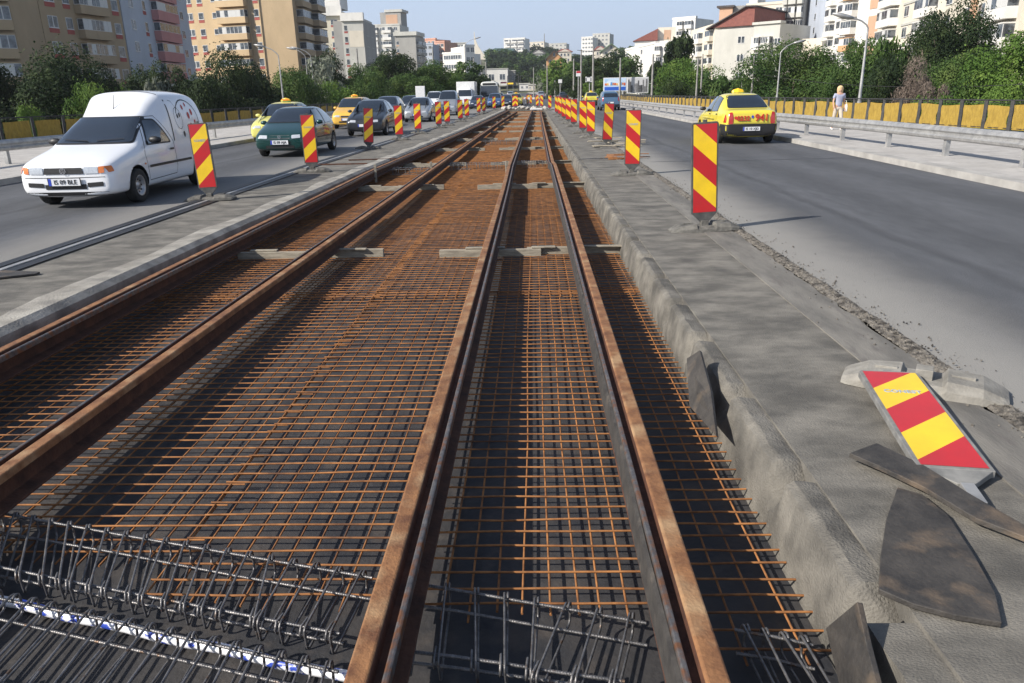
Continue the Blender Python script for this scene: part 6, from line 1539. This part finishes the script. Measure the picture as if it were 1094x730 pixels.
# upper white block behind and the tall towers
b_, F, H_ = block('apartment_block', 794, 205, 838, 200, 7, -4, W_['stripe'], 'white block with a brick panel, above the glazed bays', [.08,.7], bal=W_['white'])
b_.wall(F, F.w*.25, F.w*.55, H_-5, H_-1.6, 0, .06, W_['brick'], 'brick_panel'); b_.wall(F, F.w*.05, F.w*.25, H_, H_+2, -8, .0, W_['white'], 'roof_house')
b_, F, H_ = block('apartment_tower', 832, 188, 854, 185, -38, -4, W_['grey'], 'tall grey tower with stacked glazed balconies at the top right', [(.04,.26),(.32,.66),(.74,.97)], bal=W_['lgrey'])
b_, F, H_ = block('apartment_tower', 854, 192, 880, 168, -40, -4, W_['bluegrey'], 'tall pale blue grey tower with small dark windows', [.12,.5], ww=1.3, wh=1.3, panes=1)
b_, F, H_ = block('apartment_tower', 878, 166, 906, 148, -40, -4, W_['white'], 'tall white tower with stacked balconies, left of the orange brick one', [.05,(.18,.40),.5,(.66,.92)], bal=W_['white'])
F = FP(900, 146, 922, 140, -4); b_ = Bld('apartment_tower', F.P(0,0), 'white tower with orange brick panels behind the tall street lamp'); H_ = 40
b_.wall(F, 0, F.w, 0, H_, -12, 0, W_['white']); 
for k in range(12):
    z = H_-2.6-k*FH; b_.balcony(F, F.w*.02, z-.9, F.w*.5, 1, 1.15, 1.2, W_['white'] if k % 3 else W_['dorange'], panes=4)
F2 = FP(922, 139.8, 936, 136, -4); b_.wall(F2, 0, F2.w, 0, H_, -10, .0, W_['white'])
for k in range(8): b_.wall(F2, .4, F2.w-.5, H_-3.9-k*4.6, H_-.4-k*4.6, 0, .08, W_['brick'], 'brick_panel')
b_.wall(FP(833, 172, 890, 165, -4), 0, 12, 0, top(860, 42, 170, -4), -6, 0, W_['stripe'], 'low_wing')
# nearest right flats
F = FP(934, 132, 1018, 98, -4); b_ = Bld('apartment_block', F.P(0,0), 'long bright white and cream block of flats behind the tall dark tree'); H_ = 34
b_.wall(F, 0, F.w, 0, H_, -12, 0, W_['stripe']); w_ = F.w
for k in range(11):
    z = H_-2.4-k*FH
    for (c0, c1, m_) in ((.10,.30,W_['white']),(.62,.78,W_['white'])): b_.balcony(F, w_*c0, z-.9, w_*(c1-c0), 1.05, 1.2, 1.3, m_, panes=5)
    for c in (.38, .50, .86): b_.window(F, w_*c, z, 2.0, 1.4)
for k in range(11): b_.wall(F, w_*.36, w_*.60, H_-3.6-k*FH, H_-3.3-k*FH, 0, .12, W_['lgrey'], 'ledge')
F = FP(1019, 97, 1108, 74, -4); b_ = Bld('apartment_block', F.P(0,0), 'cream block of flats at the top right corner, partly behind the tall dark tree'); w_ = F.w
b_.wall(F, 0, w_, 0, 34, -12, 0, W_['stripe'])
for k in range(11):
    z = 34-2.0-k*FH
    b_.balcony(F, w_*.50, z-.9, w_*.24, 1.05, 1.3, 1.2, W_['white'], panes=4)
    for c in (.06, .26, .84): b_.window(F, w_*c, z, 1.9, 1.4)
for c in (.20,.79): b_.wall(F, w_*c, w_*c+.9, 0, 34, 0, .5, W_['brick'] if c < .5 else W_['stripe'], 'pilaster')
# ================================================================== LOW THINGS IN THE DISTANCE
def sbox(name, px, pyt, pyb, Y, wpx, dp, m, label, cat, extra=None):
    A = at(px-wpx/2, pyb, Y); zt = at(px, pyt, Y).z; wd = wpx*Y/FPX; F = Frame((A.x, Y), (A.x+wd, Y), A.z); r = Bld(name, F.P(0,0), label, cat)
    r.wall(F, 0, wd, 0, zt-A.z, -dp, 0, m); r.wall(F, -.2, wd+.2, zt-A.z, zt-A.z+.3, -dp-.2, .2, W_['lgrey'], 'roof')
    n_ = max(2, int(wd/4))
    for k in range(n_): r.window(F, wd*(k+.25)/n_, (zt-A.z)*.35, wd/n_*.5, (zt-A.z)*.35)
    return r
sbox('low_building', 530.5, 74, 92, 330, 22, 15, W_['white'], 'low white shop building at the bend of the far road', 'shop building')
sbox('low_building', 545, 76, 92, 340, 10, 12, W_['grey'], 'low grey building right of the white shop building', 'shop building')
sbox('low_building', 506, 74, 84, 300, 20, 12, W_['stripe'], 'low pale building behind the bus', 'shop building')
sbox('market_stall', 560, 90, 97, 260, 10, 5, W_['white'], 'small white kiosk beside the far road, left one', 'kiosk')
sbox('market_stall', 568, 91, 97, 240, 7, 5, W_['stripe'], 'small pale kiosk beside the far road, right one', 'kiosk')
for i, (px, py, Y, c, lb) in enumerate([(538, 89, 310, 'red', 'tiny red and yellow awning before the white shop building'), (545, 90, 300, 'yel', 'tiny yellow awning right of the red one')]):
    a = at(px, py, Y); b = MB(); b.add([(-1.2,-.6,0),(1.2,-.6,0),(1.2,.6,.5),(-1.2,.6,.5),(-1.2,-.6,-.1),(1.2,-.6,-.1),(1.2,.6,.4),(-1.2,.6,.4)], [(0,1,2,3),(7,6,5,4),(0,4,5,1),(1,5,6,2),(2,6,7,3),(3,7,4,0)]); r = empty('awning', (a.x, Y, a.z)); tag(r, lb, 'awning'); b.build('canopy', m_red if c == 'red' else m_yel, r)
    b = MB(); [b.tube([(x,-.5,-.1),(x,-.5,-a.z+zr(Y))], .05, 6) for x in (-1.1,1.1)]; b.build('pole', m_galv, r)
# small info signs
def sign(px, pyt, pyb, Y, wpx, mface, label, frame=None, poles=(0,), d=.12, zb=None, cat='sign', name='sign_board', deco=None, mf=None):
    A = at(px-wpx/2, pyb, Y); B2 = at(px+wpx/2, pyb, Y); zt = at(px, pyt, Y).z; wd = (B2-A).length; h = zt-A.z; z0_ = .1 if Y < 140 else terr(A.x, Y); r = empty(name, (A.x, Y, z0_)); tag(r, label, cat)
    zo = A.z-z0_
    b = MB(); b.box((wd/2,.06,zo+h/2), (wd,.10,h)); fr = b.build('board', mf or m_white, r)
    b = MB(); b.box((wd/2,-.0,zo+h/2), (wd*.93,.03,h*.90)); b.build('face', mface, fr)
    for k, q in enumerate(poles):
        b = MB(); b.tube([(wd*(.5+q*.35),.12+.02,0),(wd*(.5+q*.35),.14,zo+h*.4)], .08 if wd < 3 else .16, 8); b.build('post', m_galv, r)
    if deco: deco(fr, wd, h, zo)
    return r
def patch(fr, name, x, z, w_, h, m, y=-.02): b = MB(); b.box((x, y, z), (w_, .012, h)); b.build(name, m, fr)
def bb1(fr, wd, h, zo):
    patch(fr, 'printed_area', wd/2, zo+h*.2, wd*.9, h*.25, mat('print blue', (.02,.10,.50), None, rough=.5))
    patch(fr, 'printed_area', wd/2, zo+h*.72, wd*.9, h*.34, mat('print sky', (.32,.50,.72), (.6,.7,.8), 1.5, .5))
    rn_ = random.Random(4)
    cs = [(.6,.12,.05),(.75,.45,.1),(.8,.75,.7),(.1,.3,.6),(.5,.2,.1)]
    for k in range(11): patch(fr, 'printed_area', wd*(.1+.08*k), zo+h*(.50+.06*rn_.random()), wd*.07, h*(.14+.1*rn_.random()), mat('print %d' % (k%5), cs[k%5], None, rough=.5), -.03)
def bb2(fr, wd, h, zo):
    rn_ = random.Random(8)
    for k in range(12):
        g = .05+.5*rn_.random(); hh_ = h*(.3+.5*rn_.random()); patch(fr, 'printed_area', wd*(.08+.075*k), zo+h*.08+hh_/2, wd*.06, hh_, mat('print grey %d' % k, (g,g,g*1.03), (g*.4,g*.4,g*.4), 5, .6), -.03)
sign(657, 83, 98, 108, 25, mat('print pale blue', (.45,.58,.75), None, rough=.5), 'wide billboard with a colourful picture over a blue band', poles=(-1,1), cat='billboard', name='billboard', deco=bb1)
sign(681, 82.5, 100, 106, 23, mat('print white', (.55,.55,.56), None, rough=.5), 'billboard with a white frame and a black and white picture, right of the blue one', poles=(0,), cat='billboard', name='billboard', deco=bb2)
def d3(fr, wd, h, zo): patch(fr, 'printed_area', wd*.5, zo+h*.8, wd*.9, h*.35, m_red)
sign(618, 76, 82, 114, 5, m_white, 'small red and white shop sign on a pole at the right side', deco=d3)
def d4(fr, wd, h, zo):
    b = MB(); c = (wd*.35, zo+h*.5); 
    for a in range(4): t = a*math.pi/2; b.box((c[0]+math.cos(t)*.35, -.03, c[1]+math.sin(t)*.35), (.5 if a%2 else .12, .01, .12 if a%2 else .5))
    b.build('emblem', m_black, fr)
sign(630, 82, 88, 118, 9, m_white, 'small white board with a dark diamond mark, left of the blue billboard', deco=d4)
sign(598.5, 85, 89, 140, 4, m_white, 'tiny white board on a post beside the far right kerb')
o = sign(449.5, 92, 108, 62, 10, m_white, 'white advertising board standing behind the silver saloon', name='advertising_board', poles=(-.6,.6))
for i, (px, Y) in enumerate([(561.5,300),(548,290)]):
    a = at(px, 80, Y); zz = zr(Y)+.1; r = empty('gantry_pole', (a.x, Y, zz)); tag(r, ['dark portal frame over the far road, right','thin portal frame over the far road, left'][i], 'portal frame'); b = MB(); b.tube([(-2,0,0),(-2,0,6),(2,0,6),(2,0,0)], .15, 6, smooth=False); b.build('frame', m_black_steel, r)
# orange barrier boards closing the works
for i, (px, py) in enumerate([(556,112),(560,111.6),(570,112.4)]):
    g_ = G(px, py); r = empty('barrier_board', g_); tag(r, ['leftmost','middle','rightmost'][i]+' of the low orange and white barrier boards at the end of the works', 'barrier')
    b = MB(); [b.box((-.9+.3*k,0,.85), (.3,.04,.25), mi=k%2) for k in range(7)]; b.build('board', [m_orange, m_white], r); [MB().box((q,0,.4), (.06,.06,.8)).build('stand', m_galv, r) for q in (-.7,.7)]
# yellow rubbish band / rail sleeve at the far end: white wrapped joint
b = MB(); b.box((0,0,.08), (1.2,.4,.16)); o = b.build('concrete_block', m_white, bevel=.03); o.location = G(573, 117.5); tag(o, 'pale plastic wrapped block at the far end of the right track', 'block')
# overhead wires on the right and the left trees
def wire(p1, p2, label, sag=.5):
    p1, p2 = Vector(p1), Vector(p2); b = MB(); b.tube([p1.lerp(p2, t/8)-p1+Vector((0,0,-sag*4*(t/8)*(1-t/8))) for t in range(9)], .018, 5); o = b.build('overhead_wire', m_black_steel); o.location = p1; tag(o, label, 'wire')
wire(at(1100, 90, 44), at(815, 80, 70), 'thin dark wire hanging before the right trees')
# ------------------------------------------------------------------ air
bpy.data.objects.remove(rt_)
hz = bpy.data.materials.new('air haze'); hz.use_nodes = True; n = hz.node_tree.nodes; n.remove(n['Principled BSDF']); v = n.new('ShaderNodeVolumePrincipled')
v.inputs['Color'].default_value = (.90,.94,1,1); v.inputs['Density'].default_value = .00022; v.inputs['Anisotropy'].default_value = .3
hz.node_tree.links.new(v.outputs[0], n['Material Output'].inputs['Volume'])
if HAZE:
    b = MB(); b.box((0,2200,100), (5200,4800,216)); o = b.build('haze', hz); o['kind'] = 'stuff'
